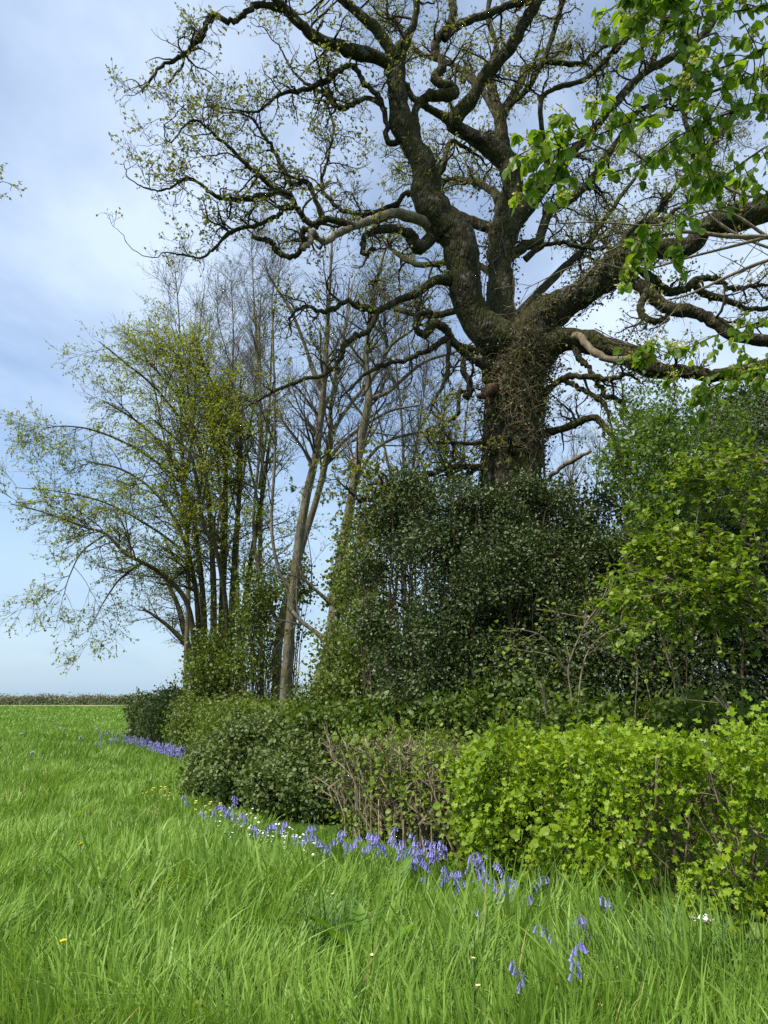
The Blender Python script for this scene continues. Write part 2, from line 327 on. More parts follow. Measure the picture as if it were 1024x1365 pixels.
# ------------------------------------------------------------------ grass of the field
def grass():
    geo = Geo()
    def batch(n, r0, r1, pw, seg, h0, h1, wk, half=36):
        u = rng.random(n); r = (r0 ** pw + u * (r1 ** pw - r0 ** pw)) ** (1 / pw); a = R(half) * U(-1, 1, n)
        x = r * np.sin(a); y = r * np.cos(a)
        ins = x - hedge_x(y)                               # beyond the foot of the hedge the sward thins out
        far = (y > 110) & (x > -44)
        ok = (ins < rng.exponential(.22, n)) & ~((y > 133) & (y < 151) & (x < -45))
        x, y, r = x[ok], y[ok], r[ok]; n = len(x); ins = ins[ok]
        p3 = np.stack([x, y, 0 * x], -1)
        tus = vnoise(p3, 1.1, 1); tus2 = vnoise(p3, 3.3, 2); big = vnoise(p3, .28, 9)
        near_h = np.clip(1 + ins / 1.6, 0, 1)                # taller, coarser grass along the hedge
        h = U(h0, h1, n) * (.55 + .75 * tus) * (.8 + .4 * tus2) * (1 + near_h * np.where(y < 5.4, .22, -.42))
        z0 = (vnoise(p3, .35, 5) - .5) * .10 - .01
        th = 2 * np.pi * vnoise(p3, .9, 3) * 1.6 + rng.normal(0, 1.0, n); lean = np.abs(rng.normal(.0, .30, n)) + .10 + .25 * (tus2 > .62)
        dx = np.cos(th) * lean + .05; dy = np.sin(th) * lean; bend = U(.2, 1.5, n)
        w = wk * np.maximum(r, 3.5) * U(.6, 1.45, n); fa = U(0, np.pi, n); wx, wy = np.cos(fa) * w, np.sin(fa) * w * .6
        s = np.linspace(0, 1, seg + 1); V = []
        for q in s:
            k = q + bend * q * q; cx = x + dx * h * k * .6; cyy = y + dy * h * k * .6; cz = z0 + h * (q - .28 * lean * bend * q ** 2.4 * 1.8)
            ww = (1 - q ** 1.7) * (.75 + .6 * q) if q < 1 else .04
            V.append(np.stack([cx - wx * ww, cyy - wy * ww, cz], -1)); V.append(np.stack([cx + wx * ww, cyy + wy * ww, cz], -1))
        V = np.stack(V, 1); k = 2 * (seg + 1); b = np.arange(n)[:, None] * k
        Fs = np.concatenate([np.stack([b[:, 0] + 2 * j, b[:, 0] + 2 * j + 1, b[:, 0] + 2 * j + 3, b[:, 0] + 2 * j + 2], -1) for j in range(seg)])
        col = np.clip(.50 * rng.random(n) + .34 * tus + .34 * big - .06 - .12 * np.clip((y - 9) / 25, 0, 1), 0, .80); col = np.where(rng.random(n) < .010, 1.6, col)
        geo.add(V, Fs, np.repeat(col, k))
    batch(58000, 2.6, 8, 1.6, 4, .16, .40, .00150); batch(8500, 2.6, 8, 1.6, 6, .28, .52, .0024)
    batch(95000, 7, 18, 1.5, 3, .16, .36, .0011)
    batch(120000, 16, 50, 1.2, 2, .14, .32, .00085, 34)
    batch(90000, 45, 160, 1.1, 2, .12, .28, .0011, 33)
    tag(geo.build('grass', M_GRASS), 'long bright green meadow grass filling the field', 'grass', kind='stuff')
grass()

# ------------------------------------------------------------------ the oak
class Limb: pass
def trace(pts, Y0, Y1, n=6, bulge=0.0):
    pts = np.asarray(pts, float); s = np.r_[0, np.cumsum(np.hypot(*np.diff(pts[:, :2], axis=0).T))]; s /= s[-1]
    Ys = Y0 + (Y1 - Y0) * s + bulge * np.sin(np.pi * s)
    P = np.array([W(x, y, Y) for (x, y, r), Y in zip(pts, Ys)]); r = np.array([q[2] * pxr(q[0], q[1], Y) for q, Y in zip(pts, Ys)])
    L = Limb(); L.P = catmull(P, n); L.r = catmull(np.stack([r, r, r], -1), n)[:, 0]; L.px = pts; L.Ys = Ys; return L
def from_parent(par, pts, dY, n=6, bulge=0.0):
    i = np.argmin(np.hypot(par.px[:, 0] - pts[0][0], par.px[:, 1] - pts[0][1])); Y0 = par.Ys[i]
    return trace(pts, Y0, Y0 + dY, n, bulge)

base = W(688, 900, 14.0)
oak = thing('oak_tree', (base[0], 14.0, 0), 'huge old oak with mossy gnarled limbs and a thick trunk rising behind the holly', 'tree')
tr = Limb(); yb = 14.0
tp = [(683, 655, 42), (684, 600, 38), (686, 545, 37), (691, 500, 37), (697, 468, 39), (700, 442, 32)]
TP = [np.array([base[0] - .05, yb, -.1]), np.array([base[0], yb, .8])] + [W(x, y, yb) for x, y, r in tp]
TR = [1.05, .80] + [r * pxr(x, y, yb) for x, y, r in tp]
tr.P = catmull(TP, 8); tr.r = catmull(np.stack([TR] * 3, -1), 8)[:, 0]; tr.px = np.array(tp, float); tr.Ys = np.full(len(tp), yb)
Geo().add(*tube(tr.P, tr.r, 26, .28, seed=1)).build('trunk', M_OAK, oak)
OAK = []      # (limb, dens, length, leaf factor, material)
def knobby(l, ext):
    if ext:
        d = nrm(l.P[-1] - l.P[-4]); p = l.P[-1]; r = l.r[-1]; q = []; st = U(.06, .10)
        for k in range(9): d = nrm(d + rng.normal(0, .40, 3) + [0, 0, .05]); p = p + d * st; q.append(p)
        l.P = np.vstack([l.P, q]); l.r = np.r_[l.r, np.linspace(r * .85, .006, 9)]
    n = len(l.P); k = np.r_[0, np.minimum(1, np.arange(1, n) / 6)]; a = np.where(l.r > .13, .02, np.where(l.r > .06, .11, .36))
    l.P = l.P + rng.normal(size=(n, 3)) * (a * l.r * k)[:, None]
    b = np.where(rng.random(n) < .25, U(0, .22, n), rng.normal(0, .04, n)); b = np.where(l.r > .07, np.convolve(rng.normal(0, .16, n), np.hanning(9) / 4, 'same') * k, b); l.r = l.r * (1 + b); return l
def limb(par, pts, dY=0.0, dens=2.0, L=1.15, bulge=0.0, mat=None, t0=.22, name='limb', leafy=1.0, k=None):
    pts = [(x, y, r * (.93 if x < 600 and mat is None else .86) * (.8 if 4 < r < 15 else 1)) for x, y, r in pts]; l = knobby(from_parent(par, pts, dY, 6, bulge), dens >= 1.4); OAK.append((l, dens, L, mat or M_OAK, t0, name, leafy, k)); return l
A = limb(tr, [(704, 480, 36), (676, 459, 33), (643, 432, 29), (624, 395, 26), (617, 350, 25), (609, 316, 27), (587, 291, 25), (568, 263, 21), (565, 225, 19), (549, 195, 16), (535, 165, 15), (530, 130, 15), (530, 95, 14), (534, 68, 11), (548, 40, 7), (556, 10, 6), (552, -30, 5)], -1.6, dens=.9, t0=.3)
A1 = limb(A, [(532, 92, 12), (500, 75, 11), (462, 65, 11), (430, 54, 10), (405, 36, 9), (385, 16, 8), (365, -6, 7), (330, -40, 5), (290, -60, 4)], -1.4)
A1b = limb(A1, [(376, 12, 6), (346, 6, 5.5), (325, 19, 5), (306, 29, 5), (288, 20, 4.4), (277, 26, 4), (267, 50, 3.8), (252, 67, 3.3), (235, 79, 2.8), (214, 89, 2.3), (202, 105, 1.8), (188, 121, 1.2)], -.5, dens=2.6, L=.75, t0=.3)
A1c = limb(A1, [(330, -40, 5), (260, -90, 4), (150, -120, 3.5), (20, -90, 3), (-34, 0, 2.4), (-42, 110, 2), (-34, 190, 1.6), (-16, 245, 1.2)], -1.0, dens=1.4, L=.45, t0=.6)
A2 = limb(A, [(528, 80, 11), (507, 45, 10), (480, 20, 9), (452, -6, 8.5), (420, -50, 7), (390, -100, 4)], -.6)
A3 = limb(A, [(575, 300, 12), (551, 291, 10), (525, 284, 9), (499, 292, 8.5), (470, 303, 7.5), (451, 311, 6.5), (435, 322, 5.5), (424, 319, 5), (415, 308, 4.5), (413, 322, 4), (404, 330, 4)], -1.6, mat=M_PALE, dens=1.2, L=.8, t0=.5)
A3a = limb(A3, [(472, 302, 6.5), (456, 296, 6.5), (434, 292, 6), (419, 299, 5.5), (406, 290, 5), (396, 277, 4.7), (384, 257, 4.4), (357, 259, 4), (328, 266, 3.5), (305, 265, 3), (287, 262, 2.6), (268, 246, 2.2), (249, 236, 1.9), (230, 250, 1.6), (206, 254, 1.3), (184, 246, 1)], -1.0, dens=3.0, L=.95, t0=.15)
A3b = limb(A3a, [(396, 277, 4.5), (381, 277, 4), (369, 288, 3.6), (343, 300, 3.2), (308, 309, 2.8), (290, 326, 2.2), (270, 343, 1.7), (245, 340, 1.2), (222, 336, .9)], -.3, dens=2.6, L=.7, t0=.1)
A3c = limb(A3a, [(430, 291, 5), (420, 262, 4.5), (408, 243, 4), (388, 244, 3.6), (376, 222, 3.2), (362, 195, 2.8), (350, 178, 2.2), (338, 160, 1.8), (320, 150, 1.3)], .3, dens=3.2, L=.95, t0=.15)
A3d = limb(A3a, [(376, 258, 4), (340, 230, 3.2), (310, 200, 2.6), (285, 178, 2), (258, 160, 1.6), (228, 190, 1.1)], -.8, dens=3.0, L=.8, t0=.1)
A4 = limb(A, [(574, 318, 12), (560, 330, 12), (549, 315, 10), (535, 307, 8), (519, 305, 7.5), (497, 308, 6.5), (484, 322, 5), (488, 338, 4), (500, 330, 2.5)], -.9, dens=1.0, L=.8, t0=.5)
A4b = limb(A3, [(415, 306, 5), (404, 308, 4.8), (404, 326, 4.8), (393, 340, 4.6), (376, 341, 4.4), (366, 330, 4), (356, 321, 3.5), (337, 316, 2.4)], .4, dens=.8, L=.5, t0=.5)
A5 = limb(A, [(612, 368, 13), (598, 373, 10), (581, 374, 8), (557, 390, 7), (531, 400, 6.5), (504, 414, 6), (478, 410, 5), (464, 401, 4.5), (447, 411, 4), (428, 415, 3), (405, 408, 2.2), (385, 425, 1.5)], -1.2, dens=1.8, L=.9, t0=.3)
A5b = limb(A5, [(504, 414, 5.5), (493, 440, 4), (475, 447, 4), (459, 461, 4), (454, 477, 3.5), (436, 497, 3.2), (398, 508, 2.8), (370, 520, 2.2), (346, 533, 1.5)], -.8, dens=1.5, L=.7)
A7 = limb(A, [(556, 185, 9), (553, 158, 8), (557, 138, 8), (574, 127, 9), (600, 127, 10), (606, 118, 9), (586, 111, 8), (579, 102, 8), (590, 88, 8), (580, 67, 8), (586, 48, 8), (602, 27, 8), (602, -5, 7), (590, -50, 5)], .6, dens=1.5, L=.9)
A8 = limb(A, [(543, 185, 7), (518, 190, 5.5), (514, 160, 5), (505, 130, 5), (485, 112, 4.5), (478, 95, 4.5), (462, 88, 4.2), (440, 105, 4), (425, 113, 3.6), (395, 122, 3), (370, 128, 2.4), (345, 148, 1.8), (322, 148, 1.2), (290, 142, 1)], -1.1, dens=2.8, L=.95, t0=.3)
A8b = limb(A8, [(510, 140, 5), (490, 130, 4.2), (466, 142, 4), (450, 143, 3.6), (437, 128, 3), (420, 117, 2.6), (400, 105, 2), (385, 85, 1.5), (372, 60, 1)], .5, dens=2.4, L=.9, t0=.2)
A9 = limb(A, [(566, 250, 8), (545, 258, 4), (520, 275, 3.5), (490, 285, 3.2), (455, 280, 2.8), (430, 250, 2.4), (437, 210, 2), (445, 175, 1.6), (440, 150, 1)], .9, dens=3.4, L=1.0, t0=.2)
B = limb(tr, [(697, 470, 36), (676, 440, 27), (667, 407, 22), (666, 370, 19), (668, 337, 18), (672, 308, 21), (678, 280, 19), (683, 250, 17), (680, 222, 16), (670, 190, 13), (666, 155, 12), (658, 130, 10), (655, 95, 7), (662, 60, 5), (650, 20, 4), (660, -30, 3)], 1.8, dens=1.0, t0=.35)
B1 = limb(B, [(676, 300, 18), (696, 278, 18), (719, 249, 16.5), (747, 220, 13), (775, 190, 9), (802, 160, 7.5), (841, 114, 7), (867, 92, 7), (909, 68, 6.5), (944, 39, 6), (966, 2, 5), (990, -50, 5)], .8, dens=1.8)
B2 = limb(B, [(682, 225, 17), (658, 199, 15), (629, 182, 14), (604, 164, 14), (629, 132, 13), (645, 103, 12), (680, 64, 11), (697, 35, 10), (717, 0, 9), (735, -50, 6)], -1.2, dens=1.6)
B2b = limb(B2, [(608, 166, 11), (585, 152, 8), (567, 141, 7), (550, 130, 5), (540, 112, 3.5), (515, 100, 2.2)], -.5, dens=1.8, L=.8)
B2c = limb(A7, [(592, 52, 7), (610, 34, 8), (644, 20, 8), (680, 7, 8), (727, -4, 7), (770, -30, 5)], .6, dens=1.8, L=.9)
B3 = limb(B, [(664, 170, 7), (680, 140, 6), (699, 124, 5.5), (724, 82, 5), (741, 34, 5), (750, 0, 4), (755, -40, 3)], .3, dens=2.3)
B3b = limb(B1, [(735, 235, 7), (724, 188, 5.5), (721, 135, 5), (740, 118, 5), (777, 107, 5), (802, 85, 5), (824, 64, 4.5), (850, 40, 3), (880, 10, 2)], .2, dens=2.4)
B3c = limb(B3, [(724, 82, 5), (750, 84, 4), (777, 85, 3.6), (792, 72, 2.6), (820, 55, 1.5)], .2, dens=2.4, L=.8)
B4 = limb(B, [(672, 350, 12), (700, 328, 9), (719, 319, 9), (732, 284, 9), (763, 262, 9), (789, 239, 8), (801, 220, 8), (830, 180, 6), (850, 150, 4), (890, 130, 2.5)], .9, dens=2.2)
B4b = limb(B4, [(700, 346, 7), (722, 328, 4.5), (751, 324, 3.5), (789, 331, 3), (815, 330, 2)], -.4, dens=2.4, L=.8)
B5 = limb(B1, [(867, 92, 7), (880, 50, 5.5), (885, 20, 5), (895, -20, 4)], .4, dens=2.0)
B6 = limb(B, [(672, 308, 12), (640, 300, 11), (610, 288, 10), (585, 268, 9), (575, 240, 7), (590, 225, 6), (600, 190, 5), (618, 195, 3), (640, 210, 2)], 1.6, dens=2.0)
B7 = limb(B1, [(909, 68, 7), (918, 110, 6), (912, 150, 5), (925, 190, 4), (950, 230, 3), (980, 260, 2)], .6, dens=2.2)
C = limb(tr, [(698, 470, 34), (718, 432, 29), (741, 413, 26), (779, 391, 23), (804, 371, 23), (827, 350, 21), (852, 336, 16), (890, 333, 16), (920, 327, 15), (940, 303, 15), (978, 292, 17), (1024, 278, 17), (1080, 250, 15), (1150, 240, 11)], -2.0, dens=1.0, t0=.35)
C1 = limb(C, [(830, 350, 10), (830, 321, 7), (852, 299, 5.5), (877, 296, 4.5), (900, 280, 3), (930, 262, 2)], .5, dens=2.2, L=.9)
C2 = limb(C, [(815, 366, 16), (838, 369, 13), (865, 391, 12.5), (890, 412, 12), (922, 416, 11), (953, 429, 11), (978, 448, 11), (1024, 455, 11), (1090, 470, 8)], -1.0, dens=1.8, t0=.2)
C3 = limb(C2, [(836, 362, 10), (852, 360, 9), (871, 373, 9), (890, 388, 9), (915, 385, 8.5), (930, 372, 7), (953, 373, 5.5), (980, 385, 4), (1010, 380, 3)], .7, dens=2.0, L=.9)
C3b = limb(C3, [(925, 378, 8), (938, 391, 7), (969, 400, 6), (1000, 412, 5), (1040, 410, 4)], .3, dens=2.0, L=.8)
C4 = limb(C2, [(862, 392, 9), (855, 405, 7), (856, 420, 6.5), (877, 429, 6), (890, 420, 4)], -.3, dens=1.2, L=.6)
D = limb(tr, [(708, 480, 30), (745, 455, 22), (779, 455, 19), (827, 470, 17), (865, 489, 16), (890, 497, 14), (922, 495, 12), (953, 502, 12), (1024, 484, 10), (1080, 470, 7)], -2.2, dens=1.4, t0=.3)
D2 = limb(tr, [(715, 478, 10), (730, 467, 7), (748, 460, 6.5), (770, 448, 7), (789, 467, 7), (811, 479, 7), (842, 478, 6.5), (858, 470, 6), (866, 456, 3)], -1.7, mat=M_PALE, dens=.5, t0=.4)
E = limb(tr, [(712, 530, 10), (728, 522, 7.5), (750, 505, 6.5), (771, 501, 6), (812, 506, 5), (832, 499, 3.5)], -1.2, dens=1.6, L=.8)
E2 = limb(D, [(765, 460, 8), (775, 480, 5.5), (791, 497, 5), (806, 525, 5), (829, 534, 5), (829, 557, 3), (850, 555, 2)], -.6, dens=1.6, L=.7)
E3 = limb(E, [(750, 506, 5), (772, 517, 4), (788, 525, 3.6), (806, 541, 3), (813, 563, 2)], -.5, dens=1.6, L=.6)
Fm = limb(tr, [(712, 585, 11), (730, 577, 8.5), (752, 571, 8), (777, 560, 7.5), (794, 557, 7), (809, 572, 6), (825, 596, 4)], -1.0, dens=2.5, L=.7)
Gs = limb(tr, [(712, 655, 7), (722, 645, 5), (742, 629, 4.2), (765, 613, 3.6), (788, 601, 2.6)], -1.2, dens=.2, L=.4, mat=M_PALE)
Gs2 = limb(tr, [(712, 640, 9), (718, 656, 5), (700, 668, 4), (692, 678, 3.6), (690, 690, 2.5)], -1.3, dens=.3, L=.4, mat=M_PALE)
H1 = limb(tr, [(698, 626, 8), (698, 615, 5.5), (689, 606, 5.5), (681, 593, 4), (678, 577, 3)], -1.1, dens=.6, L=.5)
H2 = limb(tr, [(690, 606, 6), (681, 593, 4), (650, 592, 3.4), (615, 591, 2.6), (577, 590, 1.5)], -1.3, dens=1.8, L=.5)
I1 = limb(tr, [(665, 630, 11), (645, 625, 7), (619, 622, 6), (590, 626, 5.5), (568, 634, 5), (538, 645, 4.5), (507, 662, 3.6), (480, 668, 2.4)], -1.6, dens=5.0, L=1.1, t0=.1, leafy=3.2)
J1 = limb(tr, [(672, 520, 17), (652, 507, 12), (644, 486, 11), (624, 474, 9), (605, 458, 8), (597, 442, 7), (580, 432, 7), (566, 446, 6.5), (554, 437, 6), (558, 422, 5), (575, 414, 4)], -1.0, dens=1.0, L=.8)
J2 = limb(tr, [(676, 485, 14), (660, 476, 8), (639, 469, 7), (613, 461, 6.5), (595, 452, 6.5), (568, 469, 5), (543, 479, 4.5), (515, 485, 3.6), (485, 500, 2.6), (460, 525, 1.5)], -1.5, dens=2.0, L=.9)
J3 = limb(J1, [(618, 472, 6), (618, 495, 6), (627, 513, 6), (622, 530, 5), (613, 520, 4.5), (612, 550, 3)], -.5, dens=1.4, L=.6)
J4 = limb(J2, [(598, 454, 4), (597, 485, 3.4), (594, 506, 3), (582, 528, 2.4), (574, 545, 1.5)], -.3, dens=1.6, L=.6)
St = limb(tr, [(672, 524, 13), (658, 519, 12), (649, 523, 10), (644, 528, 6), (640, 527, 4)], -.8, dens=.0, mat=bark_mat('rotten_wood', [(.03, .018, .011), (.09, .05, .032), (.15, .09, .055)]), name='dead_stub')
# a few limbs of the far side of the crown
for (x0, y0, x1, y1, x2, y2, dy) in ((672, 300, 620, 240, 560, 215, 4), (666, 155, 700, 90, 760, 60, 4), (670, 400, 610, 350, 520, 330, 3.5), (690, 420, 780, 330, 860, 220, 4.5), (667, 420, 580, 420, 500, 380, 4), (741, 413, 860, 300, 960, 180, 4), (680, 222, 610, 90, 520, 20, 4.5)):
    limb(B, [(x0, y0, 9), ((x0 + x1) / 2 + 12, (y0 + y1) / 2 - 14, 7.5), (x1, y1, 6), ((x1 + x2) / 2 - 10, (y1 + y2) / 2 + 12, 4.5), (x2, y2, 2.5)], dy, dens=2.8, L=1.25)
RH = T_rhomb()
for li, (l, dens, L, mat, t0, name, leafy, k) in enumerate(OAK):
    big = l.r.max() > .10
    part = Geo().add(*tube(l.P, l.r, 16 if big else 9, .26 if big else .16, seed=li)).build(name, mat, oak)
    if dens <= 0: continue
    tw = Geo(); lf = Geo(); P0 = l.P[None]; r0 = l.r[None]
    P1, r1 = grow(P0, r0, dens * 1.7, L * 1.1, 9, t0, 55, .36, .02, .5, .007, .03, lt=.3)
    P2, r2 = grow(P1, r1, 7.5, .56, 7, .12, 50, .32, .05, .6, .0048, .012, lt=.35)
    P3, r3 = grow(P2, r2, 8.5, .24, 5, .15, 48, .28, .08, .65, .0036, .006, lt=.3)
    Pd, rd = grow(P0, r0, dens * 2.2, .36, 5, t0, 60, .3, .05, .3, .004, .007)
    tw.add(*tubes(P1, r1, 6)); tw.add(*tubes(P2, r2, 4)); tw.add(*tubes(P3, r3, 3)); tw.add(*tubes(Pd, rd, 3))
    tw.build('twigs', M_OAKTWIG, part)
    for Q, n_ in ((P3, 2.3), (P2, 2.6), (Pd, 2.0)): tip_leaves(lf, Q, n_ * leafy * 1.0, .068, RH, .3, .8)
    lf.build('leaves', M_OAKLEAF, part, False)

# ivy on the oak
def vines(geo, lf, l, n, span, wander, rad, leaf_n, size, off=.02, s0=(0, .3)):
    m = len(l.P); T = nrm(np.gradient(l.P, axis=0)); a0 = nrm(np.cross(T, [.3, .9, .1])); b0 = np.cross(T, a0)
    for j in range(n):
        st = U(*s0); en = min(1, st + U(*span)); k = 26; s = np.linspace(st, en, k) * (m - 1); i = np.minimum(s.astype(int), m - 2); f = (s - i)[:, None]
        th = U(0, 6.28) + np.cumsum(rng.normal(0, wander, k)); c = l.P[i] * (1 - f) + l.P[i + 1] * f; r = l.r[i] * (1 - f[:, 0]) + l.r[i + 1] * f[:, 0]
        d = a0[i] * np.cos(th)[:, None] + b0[i] * np.sin(th)[:, None]; P = c + d * (r * 1.06 + off * U(.3, 1.6))[:, None]
        geo.add(*tube(catmull(P, 2), np.linspace(rad, rad * .4, 2 * (k - 1) + 1) * U(.5, 1.3), 5, 0))
        q = rng.integers(0, k, leaf_n); K = leaf_n; pos = P[q] + d[q] * np.abs(rng.normal(.03, .05, (K, 1))) + rng.normal(0, .04, (K, 3))
        leaves(lf, pos, nrm(d[q] * .5 + rng.normal(size=(K, 3)) * .7), size * U(.6, 1.3, K), T_oval(.42), nrm_hint=d[q], jit=.6)
ivy = thing('ivy', (base[0], 13.2, 0), 'tangle of ivy stems and small leaves climbing the big oak trunk', 'ivy')
sg, lg = Geo(), Geo()
vines(sg, lg, tr, 90, (.25, .55), .20, .012, 24, .05, .008, (.2, .6))
vines(sg, lg, B, 18, (.2, .35), .16, .011, 45, .055, .015, (0.06, .3))
vines(sg, lg, C, 20, (.15, .4), .18, .010, 50, .05, .015, (0.06, .35)); vines(sg, lg, D, 8, (.15, .3), .18, .010, 40, .05, .03, (.1, .3))
hp = np.stack([tr.P[26:-6:2]] * 3).reshape(-1, 3); hp = tr.P[24:-3]; hr = tr.r[24:-3]
K = 700; q = rng.integers(0, len(hp), K); th = U(0, 6.28, K); d = np.stack([np.cos(th), np.sin(th), 0 * th], -1)
pos = hp[q] + d * (hr[q] * 1.02)[:, None]; st = U(.08, .38, K)[:, None]; dd = nrm(d + rng.normal(size=(K, 3)) * .5 + [0, 0, -.1]); P = [pos]
for s in range(5): dd = nrm(dd + rng.normal(size=(K, 3)) * .35 + [0, 0, -.12]); P.append(P[-1] + dd * st / 3)
P = np.stack(P, 1); sg.add(*tubes(P, np.full(P.shape[:2], .0045), 3)); tip_leaves(lg, P, 2.2, .05, T_oval(.4), .6, .8)
sg.build('vine_stems', bark_mat('ivy_stem_bark', [(.06, .045, .025), (.13, .10, .055), (.22, .175, .10)], bump=.1), ivy); lg.build('leaves', M_IVY, ivy, False)

# ------------------------------------------------------------------ ash trees (nearly bare)
def tree(name, label, cat, Y, stems, bark, twigm, leafm, spec, group=None, stem_name='trunk', tpl=RH, thin=1.0):
    thin *= .72 if bark is M_ASH and thin == 1 else 1
    z = [trace([(x, y, r * thin) for x, y, r in s], Y + dy0, Y + dy1, 6) for s, dy0, dy1 in stems]; b = z[0].P[0]
    root = thing(name, (b[0], b[1], 0), label, cat, group)
    tw, lf = Geo(), Geo()
    for i, l in enumerate(z):
        if i == 0 or l.P[0, 2] < 2.2:
            if l.P[0, 2] > 0.02: l.P = np.vstack([[l.P[0, 0], l.P[0, 1], -.08], l.P]); l.r = np.r_[l.r[0] * 1.25, l.r]
        Geo().add(*tube(l.P, l.r, 10, .14, seed=i)).build(stem_name if (i == 0 or l.P[0, 2] < .5) else 'limb', bark, root)
        P, r = l.P[None], l.r[None]
        lv = [(P, r)]
        for j, s in enumerate(spec['lv']):
            P, r = grow(lv[-1][0], lv[-1][1], **s); lv.append((P, r)); tw.add(*tubes(P, r, max(3, 5 - j)))
            if j >= 1 and spec.get('leaf'): tip_leaves(lf, P, spec['leaf'] * (1 if j == len(spec['lv']) - 1 else .6), spec['size'], tpl, spec.get('along', .5), .8, jit=spec.get('jit', .5), t0=.1)
    tw.build('twigs', twigm, root)
    if lf.n: lf.build('foliage', leafm, root, False)
    return root
ASH = lambda s=1.0, d=1.0: dict(lv=[dict(dens=2.2 * d, L=2.6 * s, n=9, t0=.38, ang=42, gn=.10, up=.075, rf=.5, rmin=.009, rmax=.045, lt=.45),
                       dict(dens=4.2 * d, L=1.1 * s, n=7, t0=.15, ang=40, gn=.13, up=.06, rf=.6, rmin=.006, rmax=.02),
                       dict(dens=5.5, L=.5 * s, n=5, t0=.15, ang=40, gn=.12, up=.07, rf=.6, rmin=.0045, rmax=.01)], leaf=.55, size=.07, along=.2)
tree('ash_tree', 'tall pale ash with a bare straight trunk just left of the holly', 'tree', 22,
     [([(380, 925, 10), (385, 860, 9.5), (391, 795, 9.5), (399, 720, 9), (408, 665, 8), (420, 612, 7), (427, 565, 6.5), (431, 522, 6), (434, 480, 4.5), (437, 430, 4), (440, 380, 3), (442, 330, 2), (446, 290, 1.2)], 0, 0),
      ([(431, 522, 5), (417, 490, 3.6), (402, 448, 3.2), (386, 410, 2.8), (366, 380, 2), (350, 350, 1.2)], 0, -.5),
      ([(428, 545, 3.6), (446, 520, 3), (452, 480, 2.4), (462, 430, 2), (470, 380, 1.2)], 0, 1),
      ([(392, 790, 4), (372, 760, 3.5), (362, 700, 3), (366, 620, 2.6), (366, 540, 2.4), (364, 450, 2), (362, 390, 1.2)], 0, .6)], M_ASH, M_ASHTWIG, M_ASHBUD, ASH(1, 1.1))
tree('ash_tree', 'leaning twin-stemmed ash close behind the tall pale ash', 'tree', 24,
     [([(368, 925, 9), (372, 850, 8), (385, 790, 7.5), (405, 720, 7), (424, 659, 6), (434, 616, 6), (441, 578, 5.5), (441, 545, 3.5), (446, 505, 3), (455, 470, 2.6), (462, 420, 2), (466, 370, 1.2)], 0, 0),
      ([(440, 580, 4.5), (462, 546, 3.6), (482, 520, 3), (505, 490, 2.4), (525, 450, 1.4)], 0, .8),
      ([(434, 618, 4), (455, 592, 3.4), (482, 570, 3), (520, 548, 2.4), (560, 540, 1.4)], 0, -.5),
      ([(380, 850, 4), (350, 780, 3.5), (338, 700, 3), (346, 600, 2.6), (347, 500, 2.2), (345, 440, 1.6), (348, 390, 1)], 0, .6)], M_ASH, M_ASHTWIG, M_ASHBUD, ASH())
tree('ash_tree', 'pale ash with an ivy-clad lower trunk beside the holly', 'tree', 20.5,
     [([(422, 935, 12), (437, 870, 11.5), (448, 805, 11), (455, 740, 10), (464, 690, 9), (473, 640, 8.5), (481, 590, 8.5), (488, 555, 8), (492, 527, 7), (488, 480, 5), (491, 440, 4.4), (497, 400, 3.4), (510, 345, 2.4), (525, 300, 1.4)], 0, 0),
      ([(494, 532, 5), (518, 522, 3.8), (543, 500, 3.3), (569, 481, 2.8), (610, 468, 2), (640, 450, 1.2)], 0, .8),
      ([(492, 510, 4.4), (507, 487, 3.6), (523, 459, 3), (551, 438, 2.5), (575, 405, 1.6)], 0, -.5),
      ([(448, 810, 6), (425, 790, 3.4), (405, 770, 2.6), (395, 740, 1.5)], 0, -.4),
      ([(440, 860, 7), (420, 842, 4.5), (404, 830, 4), (390, 815, 3)], 0, .3),
      ([(470, 650, 4), (500, 600, 3), (540, 580, 2.4), (590, 575, 1.2)], 0, 1.2)], M_ASH, M_ASHTWIG, M_ASHBUD, ASH(1, 1.1))
for Y, px, top, lab in ((31, 243, 355, 'slim leafless tree whose twiggy top shows above the left end of the leafy maple'),
                        (33, 318, 372, 'slender leafless tree behind the right half of the leafy maple'),
                        (30, 290, 425, 'low leafless tree showing as fine twigs over the middle of the leafy maple'),
                        (28, 345, 318, 'leafless tree with a dense veil of fine twigs under the oak limbs'),
                        (33, 540, 400, 'leafless tree seen faintly between the ivy-clad ash and the oak trunk'),
                        (34, 600, 470, 'leafless tree standing behind the big oak trunk'),
                        (36, 770, 560, 'leafless tree glimpsed through the gap right of the oak trunk')):
    j = lambda: U(-6, 6)
    h = 925 - top
    tree('bare_tree', lab, 'tree', Y, [([(px + 4, 925, 7), (px + 3 + j(), 925 - h * .3, 6), (px + j(), 925 - h * .52, 4.5), (px - 4 + j(), 925 - h * .72, 3), (px - 8 + j(), 925 - h * .87, 1.8), (px - 10, top, 1)], 0, 0),
         ([(px, 925 - h * .45, 3.6), (px + 14, 925 - h * .62, 2.8), (px + 24 + j(), 925 - h * .8, 1.8), (px + 30, top + 25, 1)], 0, 1),
         ([(px + 2, 925 - h * .4, 3.6), (px - 22, 925 - h * .58, 2.8), (px - 40 + j(), 925 - h * .72, 1.8), (px - 58, top + h * .16, 1)], 0, -1)],
         M_ASH, M_ASHTWIG, M_ASHBUD, ASH(1.0, 1.5), group='leafless trees in the far tree line', thin=.5)

